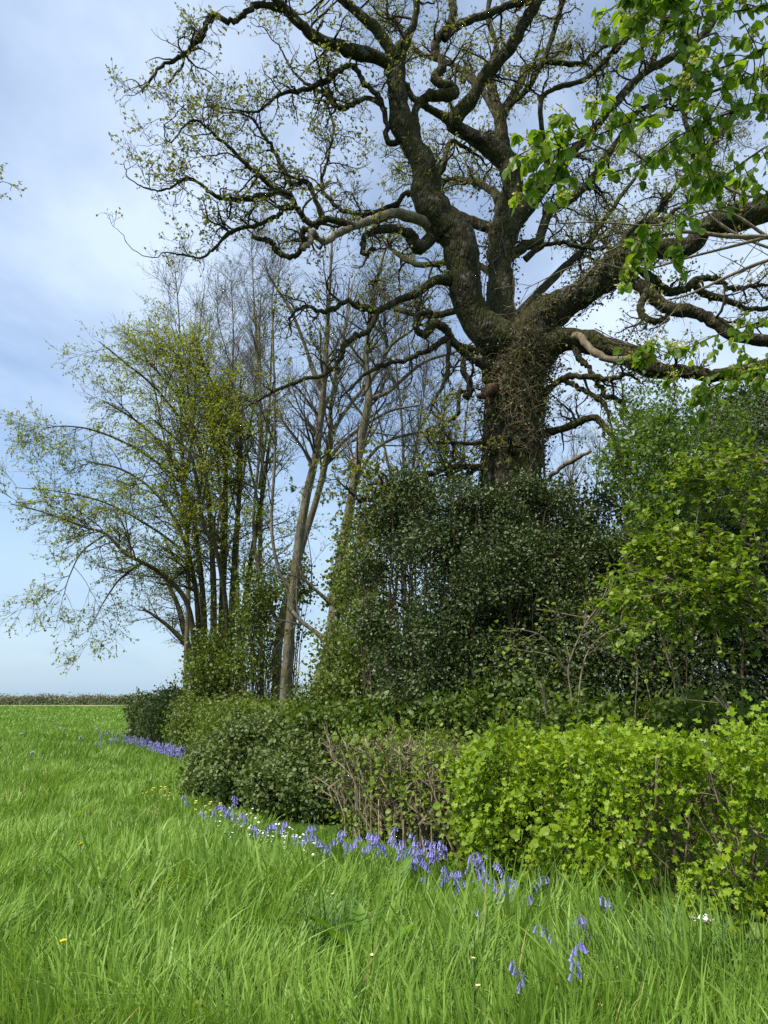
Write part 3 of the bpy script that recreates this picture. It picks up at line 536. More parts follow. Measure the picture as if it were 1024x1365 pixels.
# ------------------------------------------------------------------ many-stemmed leafy maple on the left
MAP = dict(lv=[dict(dens=3.0, L=2.5, n=9, t0=.25, ang=55, gn=.13, up=-.01, rf=.5, rmin=.008, rmax=.03, lt=.5, pull=(-.04, 0, 0)),
               dict(dens=6.0, L=1.25, n=7, t0=.12, ang=48, gn=.16, up=.01, rf=.6, rmin=.006, rmax=.018, flat=.55),
               dict(dens=6.5, L=.5, n=5, t0=.1, ang=45, gn=.15, up=.0, rf=.6, rmin=.0045, rmax=.009, flat=.4)], leaf=3.9, size=.088, along=.75, jit=.35)
tree('maple_tree', 'broad many-stemmed tree with fresh olive leaves, leftmost in the tree line', 'tree', 25,
     [([(262, 930, 7), (258, 850, 6), (249, 803, 5.5), (222, 769, 5), (190, 750, 4.5), (166, 737, 4), (142, 712, 3.2), (117, 704, 2.8), (93, 695, 2.4), (49, 680, 1.6), (15, 672, 1)], 0, -1.5),
      ([(266, 930, 7), (265, 840, 6), (260, 782, 5), (252, 740, 4.5), (232, 690, 3.8), (200, 650, 3.2), (160, 625, 2.4), (115, 615, 1.5)], .3, .5),
      ([(272, 930, 8), (272, 820, 7), (266, 750, 6), (258, 690, 5), (242, 640, 4), (215, 592, 3.2), (180, 560, 2.5), (140, 535, 1.5)], 0, 1),
      ([(282, 930, 8), (285, 820, 7.5), (283, 740, 6.5), (278, 660, 5), (265, 595, 4), (245, 540, 3), (212, 498, 2), (195, 480, 1.2)], .3, -.5),
      ([(292, 930, 9), (296, 820, 8), (299, 740, 7), (301, 660, 5.5), (297, 585, 4.2), (288, 525, 3), (268, 480, 1.8)], .2, .8),
      ([(304, 930, 8), (309, 820, 7.5), (313, 740, 6.5), (319, 660, 5.5), (321, 595, 4.2), (318, 540, 3), (322, 500, 1.8)], .5, 0),
      ([(316, 930, 8), (325, 820, 7), (336, 740, 6), (350, 660, 4.8), (358, 600, 3.6), (368, 550, 2.2)], 0, 1.5),
      ([(244, 645, 3.4), (190, 603, 2.8), (130, 575, 2.2), (85, 568, 1.4), (55, 572, .8)], .8, 0), ([(262, 588, 3.4), (210, 520, 2.6), (160, 478, 1.8), (132, 455, 1)], .6, -.5), ([(252, 740, 3.6), (205, 705, 2.8), (140, 670, 2), (75, 655, 1.2), (20, 650, .8)], .3, -1),
      ([(190, 750, 3), (160, 772, 2.2), (140, 800, 1.4), (128, 822, .8)], -.4, -1), ([(142, 712, 2.4), (110, 735, 1.8), (92, 770, 1.2), (85, 795, .7)], -1.2, -1.6), ([(290, 560, 3), (262, 505, 2.4), (225, 462, 1.6), (200, 440, 1)], .4, 1),
      ([(300, 930, 7), (303, 830, 6), (290, 740, 5), (272, 700, 4.4), (262, 640, 3.6), (250, 600, 2.8), (205, 560, 1.6)], -.5, -2.5)],
     M_MAPLE, M_MAPLE, M_MAPLELEAF, MAP, stem_name='stem', thin=.58)
tree('hawthorn_tree', 'small pale green tree peeping out behind the left stems of the maple', 'tree', 36,
     [([(262, 925, 5), (250, 860, 4.5), (238, 810, 3.5), (225, 780, 2.4), (215, 760, 1.4)], 0, 0), ([(250, 860, 4), (228, 838, 3), (205, 820, 2), (190, 812, 1)], 0, -.5), ([(256, 880, 4), (268, 830, 3), (262, 780, 2), (255, 755, 1)], 0, .5)],
     M_MAPLE, M_ASHTWIG, leaf_mat('pale_thorn_leaf', [(.10, .14, .03), (.15, .19, .05), (.2, .23, .07)]),
     dict(lv=[dict(dens=5, L=2.0, n=7, t0=.2, ang=55, gn=.15, up=.03, rf=.5, rmin=.009, rmax=.03), dict(dens=4, L=.9, n=6, t0=.1, ang=50, gn=.15, up=.02, rmin=.006, flat=.4), dict(dens=5, L=.4, n=5, t0=.1, ang=50, gn=.15, up=.02, rmin=.005, flat=.4)], leaf=2.4, size=.10, along=.7))

# ------------------------------------------------------------------ bushes
def blob_bush(name, label, cat, blobs, per_m2, per, sig, size, leafm, tpl, stemm, flat=1.0, group=None, gap=.35, up=.35, jit=.6, kind=None, stems=14, seed=0, low=None, deep=.25, follow=.6, stem_r=.02):
    """Shoot ends spread over uneven rounded lobes: blobs of (centre, radii)."""
    c0 = np.mean([b[0] for b in blobs], 0); root = thing(name, (c0[0], c0[1], 0), label, cat, group)
    if kind: root['kind'] = kind
    C, D = [], []
    for c, rad in blobs:
        rad = np.asarray(rad, float); area = 4 * np.pi * ((rad[0] * rad[1]) ** 1.6 / 3 + (rad[0] * rad[2]) ** 1.6 / 3 + (rad[1] * rad[2]) ** 1.6 / 3) ** (1 / 1.6)
        n = int(area * per_m2); d = nrm(rng.normal(size=(n, 3))); k = 1 + (vnoise(d * 2.2 + np.asarray(c), 1.3, seed) - .5) * .55
        depth = 1 - np.abs(rng.normal(0, deep, n)); p = np.asarray(c) + d * rad * (k * depth)[:, None]
        ok = (p[:, 2] > (.08 if low is None else low)) & (vnoise(p, 1.7, seed + 3) > gap * .9 - .05) & (vnoise(p, 4.0, seed + 4) > gap * .55)
        C.append(p[ok]); D.append(nrm(d / rad)[ok])
    C, D = np.vstack(C), np.vstack(D); lf = Geo(); clump_leaves(lf, C, D, per, sig, size, tpl, flat, jit, .8, follow, up)
    if lf.n: lf.build('foliage', leafm, root, False)
    sg = Geo()
    for c, rad in blobs:
        c = np.asarray(c, float); n = max(2, int(stems * np.mean(rad))); b = np.stack([c[0] + rng.normal(0, rad[0] * .22, n), c[1] + rng.normal(0, rad[1] * .22, n), np.full(n, -.05)], -1)
        e = c + nrm(rng.normal(size=(n, 3)) * [1, 1, .4] + [0, 0, .5]) * np.asarray(rad) * .85; t = np.linspace(0, 1, 8)[None, :, None]
        mid = (b + e) / 2 + rng.normal(0, .15, (n, 3)) + [0, 0, .3 * rad[2]]; P = b[:, None] * (1 - t) ** 2 + 2 * mid[:, None] * t * (1 - t) + e[:, None] * t * t
        P[:, 1:] += rng.normal(0, .025, P[:, 1:].shape); r = np.linspace(stem_r, stem_r * .3, 8)[None] * U(.5, 1.6, (n, 1)); sg.add(*tubes(P, r, 6))
        P1, r1 = grow(P, r, 3.0, .6 * np.mean(rad), 6, .25, 45, .2, .06, .5, .004, .012); sg.add(*tubes(P1, r1, 4))
    # a short twig behind every other shoot end
    sel = np.arange(0, len(C), 2); t = np.linspace(0, 1, 3)[None, :, None]; b = C[sel] - D[sel] * .22 - [0, 0, .08]; P = b[:, None] * (1 - t) + C[sel][:, None] * t
    sg.add(*tubes(P, np.full(P.shape[:2], .004), 3)); sg.build('stems', stemm, root); return root
def B_(px, py, Y, rx, rz, ry): # a lobe seen at px,py: half width, half height in photo pixels, half depth in metres
    k = pxr(px, py, Y); return (W(px, py, Y), (rx * k, ry, rz * k))
OV = T_oval(.30, .12); OVW = T_oval(.42, .12); LB = T_lobed()
blob_bush('holly_bush', 'big rounded dark glossy holly in front of the oak trunk', 'bush',
          [B_(600, 800, 11.5, 110, 130, 1.5), B_(590, 705, 12, 75, 75, 1.2), B_(680, 730, 11.8, 85, 80, 1.3), B_(690, 850, 11.2, 120, 120, 1.4), B_(560, 880, 11, 60, 90, 1.0), B_(770, 790, 11.8, 80, 95, 1.3), B_(650, 920, 10.6, 140, 60, 1.0), B_(640, 692, 12.2, 40, 40, .9)] + [B_(x, y, 11.8, q, q * .9, .5) for x, y, q in ((520, 690, 26), (545, 650, 22), (735, 665, 24), (770, 700, 22), (815, 735, 24), (500, 760, 24), (497, 830, 22), (700, 650, 20), (840, 800, 22))],
          115, 17, .10, .046, M_HOLLY, OV, M_DARKSTEM, gap=.49, jit=.75, seed=2, deep=.33)
blob_bush('holly_bush', 'dark holly filling the shade on the far right under the bright leaves', 'bush',
          [B_(930, 850, 10.5, 120, 130, 1.3), B_(1010, 780, 10.8, 90, 140, 1.2), B_(850, 880, 10.4, 80, 90, 1.0), B_(980, 650, 11.5, 80, 90, 1.2), B_(880, 760, 11.5, 80, 70, 1.2), B_(1000, 570, 12.5, 60, 60, 1.0)],
          100, 16, .11, .048, M_HOLLY, OV, M_DARKSTEM, gap=.36, jit=.75, seed=5)
blob_bush('hawthorn_tree', 'dense mid-green hawthorn under the right-hand oak limb', 'tree',
          [B_(890, 620, 9.6, 75, 70, .9), B_(870, 560, 10, 55, 45, .8), B_(930, 570, 9.8, 60, 50, .8), B_(880, 685, 9.5, 55, 45, .7), B_(960, 640, 9.6, 60, 50, .7), B_(830, 610, 10, 35, 40, .5)],
          56, 15, .11, .048, M_HAWT, LB, M_DARKSTEM, gap=.48, seed=8, deep=.42, stems=3)
# layered light green sprays of the right edge
def spray_shrub(name, label, cat, branches, sub, leaf_n, size, leafm, tpl, bark, jit=.35, twl=.55, droop=0.0, seeds=None, group=None, base_at=None, r_to=0.004, d2=5.0, flat=.7, t0=.25, main_n=4):
    z = [trace([(x, y, r * .6) for x, y, r in pts], a, b, 5) for pts, a, b in branches]; b0 = np.array(base_at) if base_at is not None else np.array([z[0].P[0, 0], z[0].P[0, 1], 0])
    root = thing(name, (b0[0], b0[1], 0), label, cat, group); lf, tw, sd = Geo(), Geo(), Geo()
    for i, l in enumerate(z):
        Geo().add(*tube(l.P, np.maximum(l.r, .003), 7, .12, seed=i)).build('branch', bark, root)
        P1, r1 = grow(l.P[None], l.r[None], sub, twl, 7, t0, 50, .10, -.01 - droop * .05, .5, .0035, .008, flat=flat, lt=.4)
        P2, r2 = grow(P1, r1, d2, twl * .4, 5, .1, 45, .1, -.01 - droop * .08, .6, .0025, .005, flat=flat)
        tw.add(*tubes(P1, r1, 5)); tw.add(*tubes(P2, r2, 4))
        for Q in (P1, P2, l.P[None][:, len(l.P) // 4:]): tip_leaves(lf, Q, leaf_n * (main_n if len(Q) == 1 else 1), size, tpl, .85, .55, jit=jit, droop=droop, t0=.05)
        if seeds:
            idx = np.where(rng.random(len(P2)) < seeds)[0]
            for q in idx:
                K = 34; c = P2[q, 2]; leaves(sd, c + rng.normal(0, .018, (K, 3)) + (P2[q, 3] - c) * U(-1, 1, (K, 1)), rng.normal(size=(K, 3)), .018 * U(.7, 1.2, K), T_oval(.45), jit=1)
    tw.build('twigs', bark, root); lf.build('leaves', leafm, root, False)
    if sd.n: sd.build('seed_clusters', M_SAMARA, root, False)
    return root, z
spray_shrub('hazel_shrub', 'light green layered shrub reaching in from the right edge above the bright hedge', 'shrub',
    [([(1060, 850, 9), (1024, 819, 5), (997, 801, 4.4), (975, 792, 4), (951, 787, 3.4), (922, 787, 3), (890, 770, 2), (850, 765, 1.2)], 7.0, 7.4), ([(1060, 880, 9), (1023, 851, 5), (1001, 829, 4), (975, 806, 3.4), (940, 770, 2.6), (890, 745, 1.8), (850, 742, 1)], 7.0, 7.6),
     ([(1060, 820, 8), (1010, 770, 5), (960, 745, 4), (910, 730, 3), (860, 725, 1.5)], 7.2, 7.8), ([(1070, 760, 8), (1020, 735, 5), (970, 718, 4), (920, 712, 3), (880, 715, 1.5)], 7.4, 8), ([(975, 792, 3.4), (945, 815, 3), (929, 816, 2.6), (885, 825, 2), (850, 827, 1.2)], 7.1, 7.0),
     ([(929, 816, 2.6), (909, 797, 2.4), (905, 785, 2), (860, 795, 1.4), (820, 790, 1)], 7.1, 7.2), ([(1080, 700, 7), (1030, 680, 5), (985, 650, 4), (945, 640, 2.5), (910, 650, 1.4)], 7.4, 7.8), ([(1080, 660, 7), (1040, 625, 5), (1000, 610, 3.5), (960, 620, 2), (930, 625, 1.2)], 7.6, 7.8)],
    22, 6.5, .060, M_LAYER, OVW, M_STEM, jit=.3, base_at=(4.4, 7.2, 0), d2=10, t0=.12)
# the elm whose twigs hang in at the top right: its bole stands out of the picture on the right
def elm():
    trunk_at = (4.9, 4.9)
    br = [([(1200, 90, 12), (1024, 100, 3.6), (973, 114, 3.2), (916, 135, 2.8), (873, 153, 2.4), (838, 163, 2.2), (802, 178, 1.8), (767, 190, 1.5), (730, 205, 1.2), (700, 222, .9)], 3.6, 2.9),
          ([(1200, 130, 9), (1024, 135, 3), (980, 149, 2.6), (944, 160, 2), (900, 185, 1.6), (860, 215, 1.2), (820, 230, .9)], 3.7, 3.1),
          ([(1150, -90, 8), (1000, -40, 3.2), (930, -24, 2.4), (870, -18, 1.8), (838, -5, 1.2)], 3.6, 2.9), ([(1200, 10, 9), (1050, 5, 3), (1000, 12, 2.2), (940, 22, 1.6), (890, 30, 1)], 3.5, 3.0),
          ([(1200, 190, 9), (1050, 190, 3), (1000, 210, 2.4), (950, 250, 2), (900, 290, 1.4), (850, 325, 1)], 3.9, 3.4), ([(1180, 70, 8), (1040, 62, 2.6), (990, 80, 2), (945, 95, 1.4), (905, 100, 1)], 3.4, 3.0),
          ([(1200, 400, 9), (1060, 410, 3), (1010, 430, 2.2), (960, 445, 1.6), (900, 470, 1.2), (868, 462, .9)], 5.0, 4.8), ([(1200, 470, 9), (1060, 480, 3), (1000, 495, 2.2), (950, 515, 1.4), (930, 520, 1)], 5.0, 4.8)]
    return spray_shrub('elm_tree', 'leafy elm twigs with pale seed clusters hanging in at the top right corner', 'tree', br, 11, 4.4, .064, M_ELM, T_oval(.40, .22), M_DARKSTEM, jit=.5, twl=.36, droop=.75, seeds=.28, base_at=(*trunk_at, 0), d2=7, t0=.12, main_n=9)
elm_o, elm_z = elm()
bole = np.array([[4.9, 4.9, -.1], [4.95, 4.9, 2], [4.85, 4.95, 4], [5.0, 5.0, 7], [5.1, 5.1, 10]]); Geo().add(*tube(catmull(bole, 6), np.linspace(.24, .10, 25), 14, .2)).build('trunk', M_OAK, elm_o)
for l in elm_z:
    e = l.P[0]; s = np.array([4.9, 4.95, max(1.0, e[2] - .5)]); Geo().add(*tube(catmull(np.array([s, (s + e) / 2 + [0, 0, .12], e]), 5), np.linspace(.05, l.r[0], 11), 8, .1)).build('branch', M_DARKSTEM, elm_o)
# bare pale boughs crossing the right edge
pb = thing('bare_sapling', (4.6, 6.6, 0), 'bare pale boughs and fine twigs crossing in front of the right-hand oak limb', 'tree')
tw = Geo(); z = [trace(p_, a, b, 5) for p_, a, b in (([(1240, 330, 10), (1100, 318, 5), (1024, 316, 3.4), (969, 315, 3), (922, 309, 2.6), (890, 312, 1.8), (850, 318, 1.2), (800, 340, .8)], 6.6, 6.6), ([(1240, 300, 9), (1100, 325, 4), (1024, 347, 2.4), (985, 362, 2.2), (922, 391, 1.6), (890, 400, 1)], 6.6, 6.4), ([(1200, 240, 8), (1060, 250, 3), (1000, 262, 2), (940, 235, 1.4), (900, 225, .8)], 6.8, 7.2), ([(1240, 345, 9), (1100, 345, 3), (1010, 325, 2), (950, 290, 1.4), (905, 240, .8)], 6.8, 7.2), ([(1024, 316, 2.4), (960, 280, 1.6), (880, 300, 1.2), (790, 296, .9), (720, 300, .6)], 6.6, 6.5), ([(1024, 316, 2.4), (930, 340, 1.6), (850, 360, 1.2), (780, 350, .9), (700, 385, .6)], 6.6, 6.5))]
for l in z: Geo().add(*tube(l.P, l.r, 7, .1)).build('branch', M_PALE, pb); P1, r1 = grow(l.P[None], l.r[None], 5, .75, 8, .3, 45, .10, .0, .5, .0035, .006); P2, r2 = grow(P1, r1, 4, .3, 5, .2, 45, .1, .02, .6, .0025); tw.add(*tubes(P1, r1, 4)); tw.add(*tubes(P2, r2, 3))
tw.build('twigs', M_PALE, pb); bp = np.array([[4.6, 6.6, -.1], [4.6, 6.6, 2], [4.7, 6.6, 4], [4.75, 6.65, 6]]); Geo().add(*tube(catmull(bp, 5), np.linspace(.09, .04, 16), 9, .1)).build('trunk', M_PALE, pb)
for l in z[:4]:
    e = l.P[0]; s = np.array([4.68, 6.6, e[2] - .6]); Geo().add(*tube(np.array([s, (s + e) / 2 + [0, 0, .1], e]), np.linspace(.04, l.r[0], 3), 7)).build('branch', M_PALE, pb)

# young pale-stemmed shoots standing behind the bright hedge
def sapling(label, Y, stems, leaf_n=1.6, base_px=None):
    z = [trace([(x, y, r * .55) for x, y, r in s], Y, Y - .2, 5) for s in stems]; b = z[0].P[0]; root = thing('sapling', (b[0], b[1], 0), label, 'sapling', 'pale saplings behind the bright hedge'); tw, lf = Geo(), Geo()
    for l in z:
        if l.P[0, 2] < 1.7: l.P = np.vstack([[l.P[0, 0], l.P[0, 1], -.05], l.P]); l.r = np.r_[l.r[0], l.r]
        Geo().add(*tube(l.P, np.maximum(l.r, .004), 7, .1)).build('stem', M_STEM, root)
        P1, r1 = grow(l.P[None], l.r[None], 4.2, .6, 7, .35, 50, .10, .03, .5, .0035, .006); P2, r2 = grow(P1, r1, 5, .22, 5, .15, 45, .1, .02, .6, .0025); tw.add(*tubes(P1, r1, 4)); tw.add(*tubes(P2, r2, 3))
        tip_leaves(lf, P2, leaf_n, .05, OVW, .6, .7); tip_leaves(lf, P1, leaf_n * 1.5, .05, OVW, .8, .7)
    tw.build('twigs', M_STEM, root); lf.build('leaves', M_HAZEL, root, False)
sapling('forked pale sapling leaning left before the holly, broadest of the bare-stemmed saplings', 8.6, [[(765, 990, 3.2), (762, 930, 2.6), (758, 890, 2.4), (772, 850, 2), (785, 825, 1.8), (800, 805, 1.4), (815, 770, 1)], [(768, 985, 3), (775, 900, 2.4), (790, 860, 1.6), (830, 830, 1)], [(760, 900, 2.4), (735, 875, 2), (700, 868, 1.4), (668, 862, 1)], [(756, 895, 2), (725, 850, 1.6), (690, 838, 1)], [(785, 825, 2), (750, 818, 1.6), (715, 812, 1)]])
sapling('upright straight sapling with small yellow-green leaves near the middle right', 8.3, [[(902, 985, 2.6), (900, 920, 2.2), (893, 880, 1.8), (880, 850, 1.2)], [(903, 980, 2), (915, 930, 1.6), (925, 890, 1)]])
sapling('slim sapling between the forked one and the straight one', 8.5, [[(846, 985, 2.6), (848, 930, 2), (850, 890, 1.4), (845, 860, 1)], [(847, 980, 2), (870, 940, 1.4), (885, 915, 1)]])
sapling('short broken brown stump shoot left of the forked sapling', 8.7, [[(730, 990, 4.5), (728, 940, 4), (723, 912, 3.4)]], .7)
sapling('bare pole leaning left behind the right end of the bright hedge', 7.2, [[(1012, 1000, 3), (985, 965, 2.6), (952, 928, 2.2)]], .5)

# ------------------------------------------------------------------ hedges along the field
def hedge(name, label, pts, width, h_, per_m2, per, sig, size, leafm, tpl, stemm, stems_m=14, gap=.3, jit=.55, rough=.16, seed=0, big=None, stem_r=.012, cut=0, sprig=0, up=.35, deep=.10, cat='hedge', sub=4.0):
    """pts: the foot of the field side, left to right as seen; the hedge is `width` deep away from the viewer."""
    p2 = np.array([q[:2] for q in pts], float); seg = np.diff(p2, axis=0); ln = np.hypot(*seg.T); s = np.r_[0, np.cumsum(ln)]; tot = s[-1]
    root = thing(name, (*p2.mean(0), 0), label, cat)
    def at(u):
        x = np.interp(u, s, p2[:, 0]); y = np.interp(u, s, p2[:, 1]); i = np.clip(np.searchsorted(s, u) - 1, 0, len(seg) - 1); t = seg[i] / ln[i][:, None]
        return np.stack([x, y], -1), np.stack([-t[:, 1], t[:, 0]], -1)        # inward normal
    hs = np.broadcast_to(np.asarray(h_, float), (len(p2),)); h = float(hs.mean())
    hh = lambda p, u: np.interp(u, s, hs) * (1 + (vnoise(np.c_[p, 0 * p[:, 0]], 1.4, seed + 7) - .5) * .16)
    C, D = [], []
    for face, area in (('front', tot * h), ('top', tot * width), ('back', tot * h * .5), ('end', width * h)):
        n = int(area * per_m2 * (1 if face != 'end' else 2)); u = U(0, tot, n); v = rng.random(n)
        if face == 'end': u = np.where(rng.random(n) < .5, np.abs(rng.normal(0, .12, n)), tot - np.abs(rng.normal(0, .12, n)))
        b, nin = at(u); H = hh(b, u); dp = np.abs(rng.normal(0, deep, n))
        if face == 'front': w_, z_ = dp + .10 * (1 - v) ** 2 * 0 + .22 * np.clip(v - .8, 0, 1) ** 1.5 * 4, v * H; d = np.c_[-nin, np.full(n, .25)]
        elif face == 'back': w_, z_ = width - dp, v * H; d = np.c_[nin, np.full(n, .25)]
        elif face == 'end': w_, z_ = v * width, rng.random(n) * H; d = np.c_[-nin * .3, np.full(n, .2)]
        else: w_, z_ = v * width, H - dp; d = np.c_[-nin * .35, np.full(n, 1.0)]
        p = np.c_[b + nin * w_[:, None], z_]; k = (vnoise(p, 1.0, seed) - .5) * 2.4 * rough * np.clip(p[:, 2] / .5, .3, 1) + (vnoise(p, 3.2, seed + 1) - .5) * 1.5 * rough; p = p + nrm(d) * k[:, None]
        ok = (p[:, 2] > .05) & (vnoise(p, 3.0, seed + 4) > gap - .06) & (vnoise(p, 7.5, seed + 5) > gap * .8 - .06); C.append(p[ok]); D.append(nrm(d)[ok])
    C, D = np.vstack(C), np.vstack(D); lf = Geo(); clump_leaves(lf, C, D, per, sig, size, tpl, 1, jit, .85, .5, up); lf.build('foliage', leafm, root, False)
    sg = Geo(); n = int(tot * stems_m); u = U(0, tot, n); b, nin = at(u); w0 = U(.12, .9, n) * width; H = hh(b, u); e2, nin2 = at(np.clip(u + rng.normal(0, .38, n), 0, tot)); t = np.linspace(0, 1, 7)
    P = np.stack([np.c_[(b + nin * w0[:, None]) * (1 - q) + (e2 + nin2 * (w0 + rng.normal(0, .25, n))[:, None].clip(.02)) * q, H * q * U(.75, 1.0)] for q in t], 1); P[:, 1:-1] += rng.normal(0, .03, P[:, 1:-1].shape)
    r = np.linspace(1.5, .5, 7)[None] * stem_r * U(.5, 1.7, (n, 1)); sg.add(*tubes(P, r, 6)); P1, r1 = grow(P, r, sub, .38, 6, .15, 50, .16, .05, .55, .0035, .009); P2, r2 = grow(P1, r1, 4, .16, 4, .2, 45, .15, .05, .6, .0025); sg.add(*tubes(P1, r1, 4)); sg.add(*tubes(P2, r2, 3))
    if sprig:                                                  # young shoots standing out of the clipped outline
        k = rng.choice(len(C), int(tot * sprig)); n = len(k); d = nrm(D[k] * .6 + rng.normal(0, .35, (n, 3)) + [0, 0, .8]); t = np.linspace(0, 1, 6)[None, :, None]; L_ = U(.12, .38, n)[:, None, None]
        P = C[k][:, None] - d[:, None] * .08 + d[:, None] * t * L_; P[:, 1:] += rng.normal(0, .012, P[:, 1:].shape).cumsum(1); sg.add(*tubes(P, np.linspace(.004, .0018, 6)[None].repeat(n, 0), 4))
        g3 = Geo(); tip_leaves(g3, P, 11, size * .95, tpl, .93, .7, t0=.1); g3.build('young_shoots', leafm, root, False)
    sg.build('stems', stemm, root)
    if big:                                                    # broader leaves of other shrubs growing through it
        sel = (big[3](C) if len(big) > 3 else np.ones(len(C), bool)) & (rng.random(len(C)) < big[0]); g2 = Geo(); clump_leaves(g2, C[sel] + D[sel] * .05, D[sel], 3.0, .05, big[1], OVW, 1, .45, .6, .4, .3); g2.build('broad_leaves', big[2], root, False)
    return root, p2, hh
G2 = lambda px, py: WZ(px, py, .28)
# bright hawthorn hedge, nearest
f_lo = lambda C: (C[:, 0] < 1.35) | ((C[:, 0] > 2.1) & (C[:, 2] < .62))
hedge('hedge', 'bright yellow-green clipped hawthorn hedge, nearest on the right', [G2(600, 1135), G2(700, 1160), G2(800, 1195), G2(900, 1225), G2(1024, 1268), G2(1200, 1325)], 1.15, [1.10, 1.16, 1.25, 1.31, 1.36, 1.42],
      225, 13, .055, .045, M_HAW, LB, M_STEM, stems_m=20, gap=.29, seed=11, big=(.16, .078, M_HAZEL, f_lo), jit=.7, rough=.22, sprig=42, deep=.14)
# cut, twiggy stretch
hedge('hedge', 'cut back twiggy brown hedge with few leaves between the bramble and the bright hedge', [G2(428, 1085), G2(500, 1100), G2(560, 1118), G2(622, 1138)], 1.1, 1.22,
      70, 9, .07, .044, M_HEDGEMIX, OVW, M_STEM, stems_m=60, sprig=60, gap=.38, seed=17, stem_r=.013, rough=.14, deep=.25, sub=7)
cut = thing('cut_stems', (*((G2(440, 1085) + G2(560, 1110)) / 2)[:2], 0), 'pale sawn-off hedge stems forking upward out of the twiggy stretch', 'cut stems'); sg = Geo()
for q, pts in enumerate([[(475, 1090, 4), (474, 1060, 3.6), (472, 1040, 3.2), (455, 1020, 3), (444, 1012, 3), (440, 995, 2.6), (441, 983, 2.4)], [(538, 1095, 4), (534, 1020, 3.4), (533, 1000, 3.2), (545, 992, 2.8), (548, 980, 2.6)], [(534, 1005, 3), (520, 995, 2.6), (515, 980, 2.6)], [(480, 1060, 3), (478, 1030, 2.6), (466, 1008, 2.4), (460, 990, 2.2)], [(495, 1060, 3), (494, 1010, 2.4), (487, 985, 2.6)], [(515, 1010, 2.4), (508, 1000, 2.2), (501, 990, 2)], [(590, 1090, 3), (576, 1050, 2.4), (570, 1030, 2)], [(460, 1090, 2.6), (446, 1055, 2.2), (420, 1035, 2)], [(490, 1110, 2.6), (488, 1066, 2), (499, 1045, 1.6), (510, 1042, 1.2)], [(505, 1065, 2), (530, 1090, 1.6), (545, 1110, 1.4)], [(560, 1080, 2.4), (566, 1000, 1.8), (568, 975, 1.6)], [(575, 1080, 2.4), (578, 1010, 1.8), (577, 980, 1.6)]]):
    Yc = 8.90 - (pts[0][0] - 475) * .0125; l = trace([(x, y, r * .36) for x, y, r in pts], Yc, Yc, 4)
    if pts[0][1] > 1050: l.P = np.vstack([[l.P[0, 0], l.P[0, 1], -.05], l.P]); l.r = np.r_[l.r[0], l.r]
    sg.add(*tube(l.P, l.r, 8, .15, seed=q))
    P1, r1 = grow(l.P[None], l.r[None], 5, .35, 5, .3, 50, .15, .03, .5, .004, .008); sg.add(*tubes(P1, r1, 4))
cut_m = sg.build('stems', bark_mat('sawn_stem_bark', [(.12, .095, .06), (.30, .245, .165), (.50, .43, .31)], bump=.25), cut)
# bramble mound
blob_bush('bramble', 'dull grey-green bramble mound spilling from the hedge into the grass', 'bramble',
          [B_(338, 1012, 12.0, 62, 50, .9), B_(305, 1042, 11.6, 44, 34, .7), B_(385, 1045, 11.0, 58, 46, .8), B_(395, 1002, 12.0, 66, 34, .8), B_(285, 1015, 13.0, 34, 30, .7), B_(268, 1045, 12.6, 24, 20, .4), B_(425, 1065, 10.6, 36, 36, .5), B_(350, 975, 12.6, 40, 18, .6)],
          165, 10, .065, .047, M_BRAMBLE, OVW, M_DARKSTEM, gap=.30, seed=21, up=.6, jit=.6, stems=20, stem_r=.008)
# further hedges, darker
def world_hedge(label, pts, width, h, n_m2, per, sig, size, mat, seed, gap=.26, rough=.2, nm='hedge'):
    return hedge(nm, label, pts, width, h, n_m2, per, sig, size, mat, OVW, M_DARKSTEM, stems_m=5, gap=gap, seed=seed, rough=rough, sub=2, sprig=22)
world_hedge('low dark green hedge beside the far strip of bluebells', [(-10.3, 30.5), (-8.7, 27.8), (-7.2, 25.0), (-5.8, 21.6)], 1.8, 1.42, 60, 9, .10, .075, M_DKHEDGE, 31, rough=.35)
world_hedge('olive flat-topped hedge stretch running under the tall tree line', [(-5.6, 21.5), (-4.4, 18.5), (-3.0, 15.2)], 2.6, 1.22, 75, 10, .12, .06, M_OLIVE, 33, rough=.34)
blob_bush('shrub', 'leafy thicket wrapped round the foot of the maple stems', 'shrub', [B_(300, 895, 24, 46, 40, 1.2), B_(272, 908, 23.5, 22, 34, .9), B_(340, 900, 23, 40, 40, 1.0), B_(312, 850, 24.4, 26, 46, 1.0), B_(285, 850, 24.6, 16, 50, .6), B_(345, 840, 24.0, 20, 50, .6), B_(262, 880, 24, 12, 40, .5)], 24, 9, .18, .075, M_OLIVE, OVW, M_DARKSTEM, gap=.46, seed=41, deep=.42)
blob_bush('shrub', 'olive ivy-clad bush between the pale ash trunks and the holly', 'shrub', [B_(465, 880, 16, 50, 62, 1.1), B_(500, 850, 15, 42, 70, .9), B_(440, 925, 15, 60, 32, .9), B_(480, 780, 17, 34, 60, .8), B_(500, 700, 16, 45, 45, .7), B_(540, 670, 15.5, 50, 30, .6)], 42, 10, .13, .062, M_OLIVE, OVW, M_DARKSTEM, gap=.42, seed=43, deep=.4)
blob_bush('shrub', 'thin ivy bush clothing the middle of the ash trunks', 'shrub', [B_(460, 780, 20.5, 24, 90, .5), B_(395, 790, 22.4, 22, 70, .5), B_(350, 810, 22.8, 40, 80, .7)], 26, 9, .14, .085, M_OLIVE, OVW, M_DARKSTEM, gap=.46, seed=45, deep=.45)
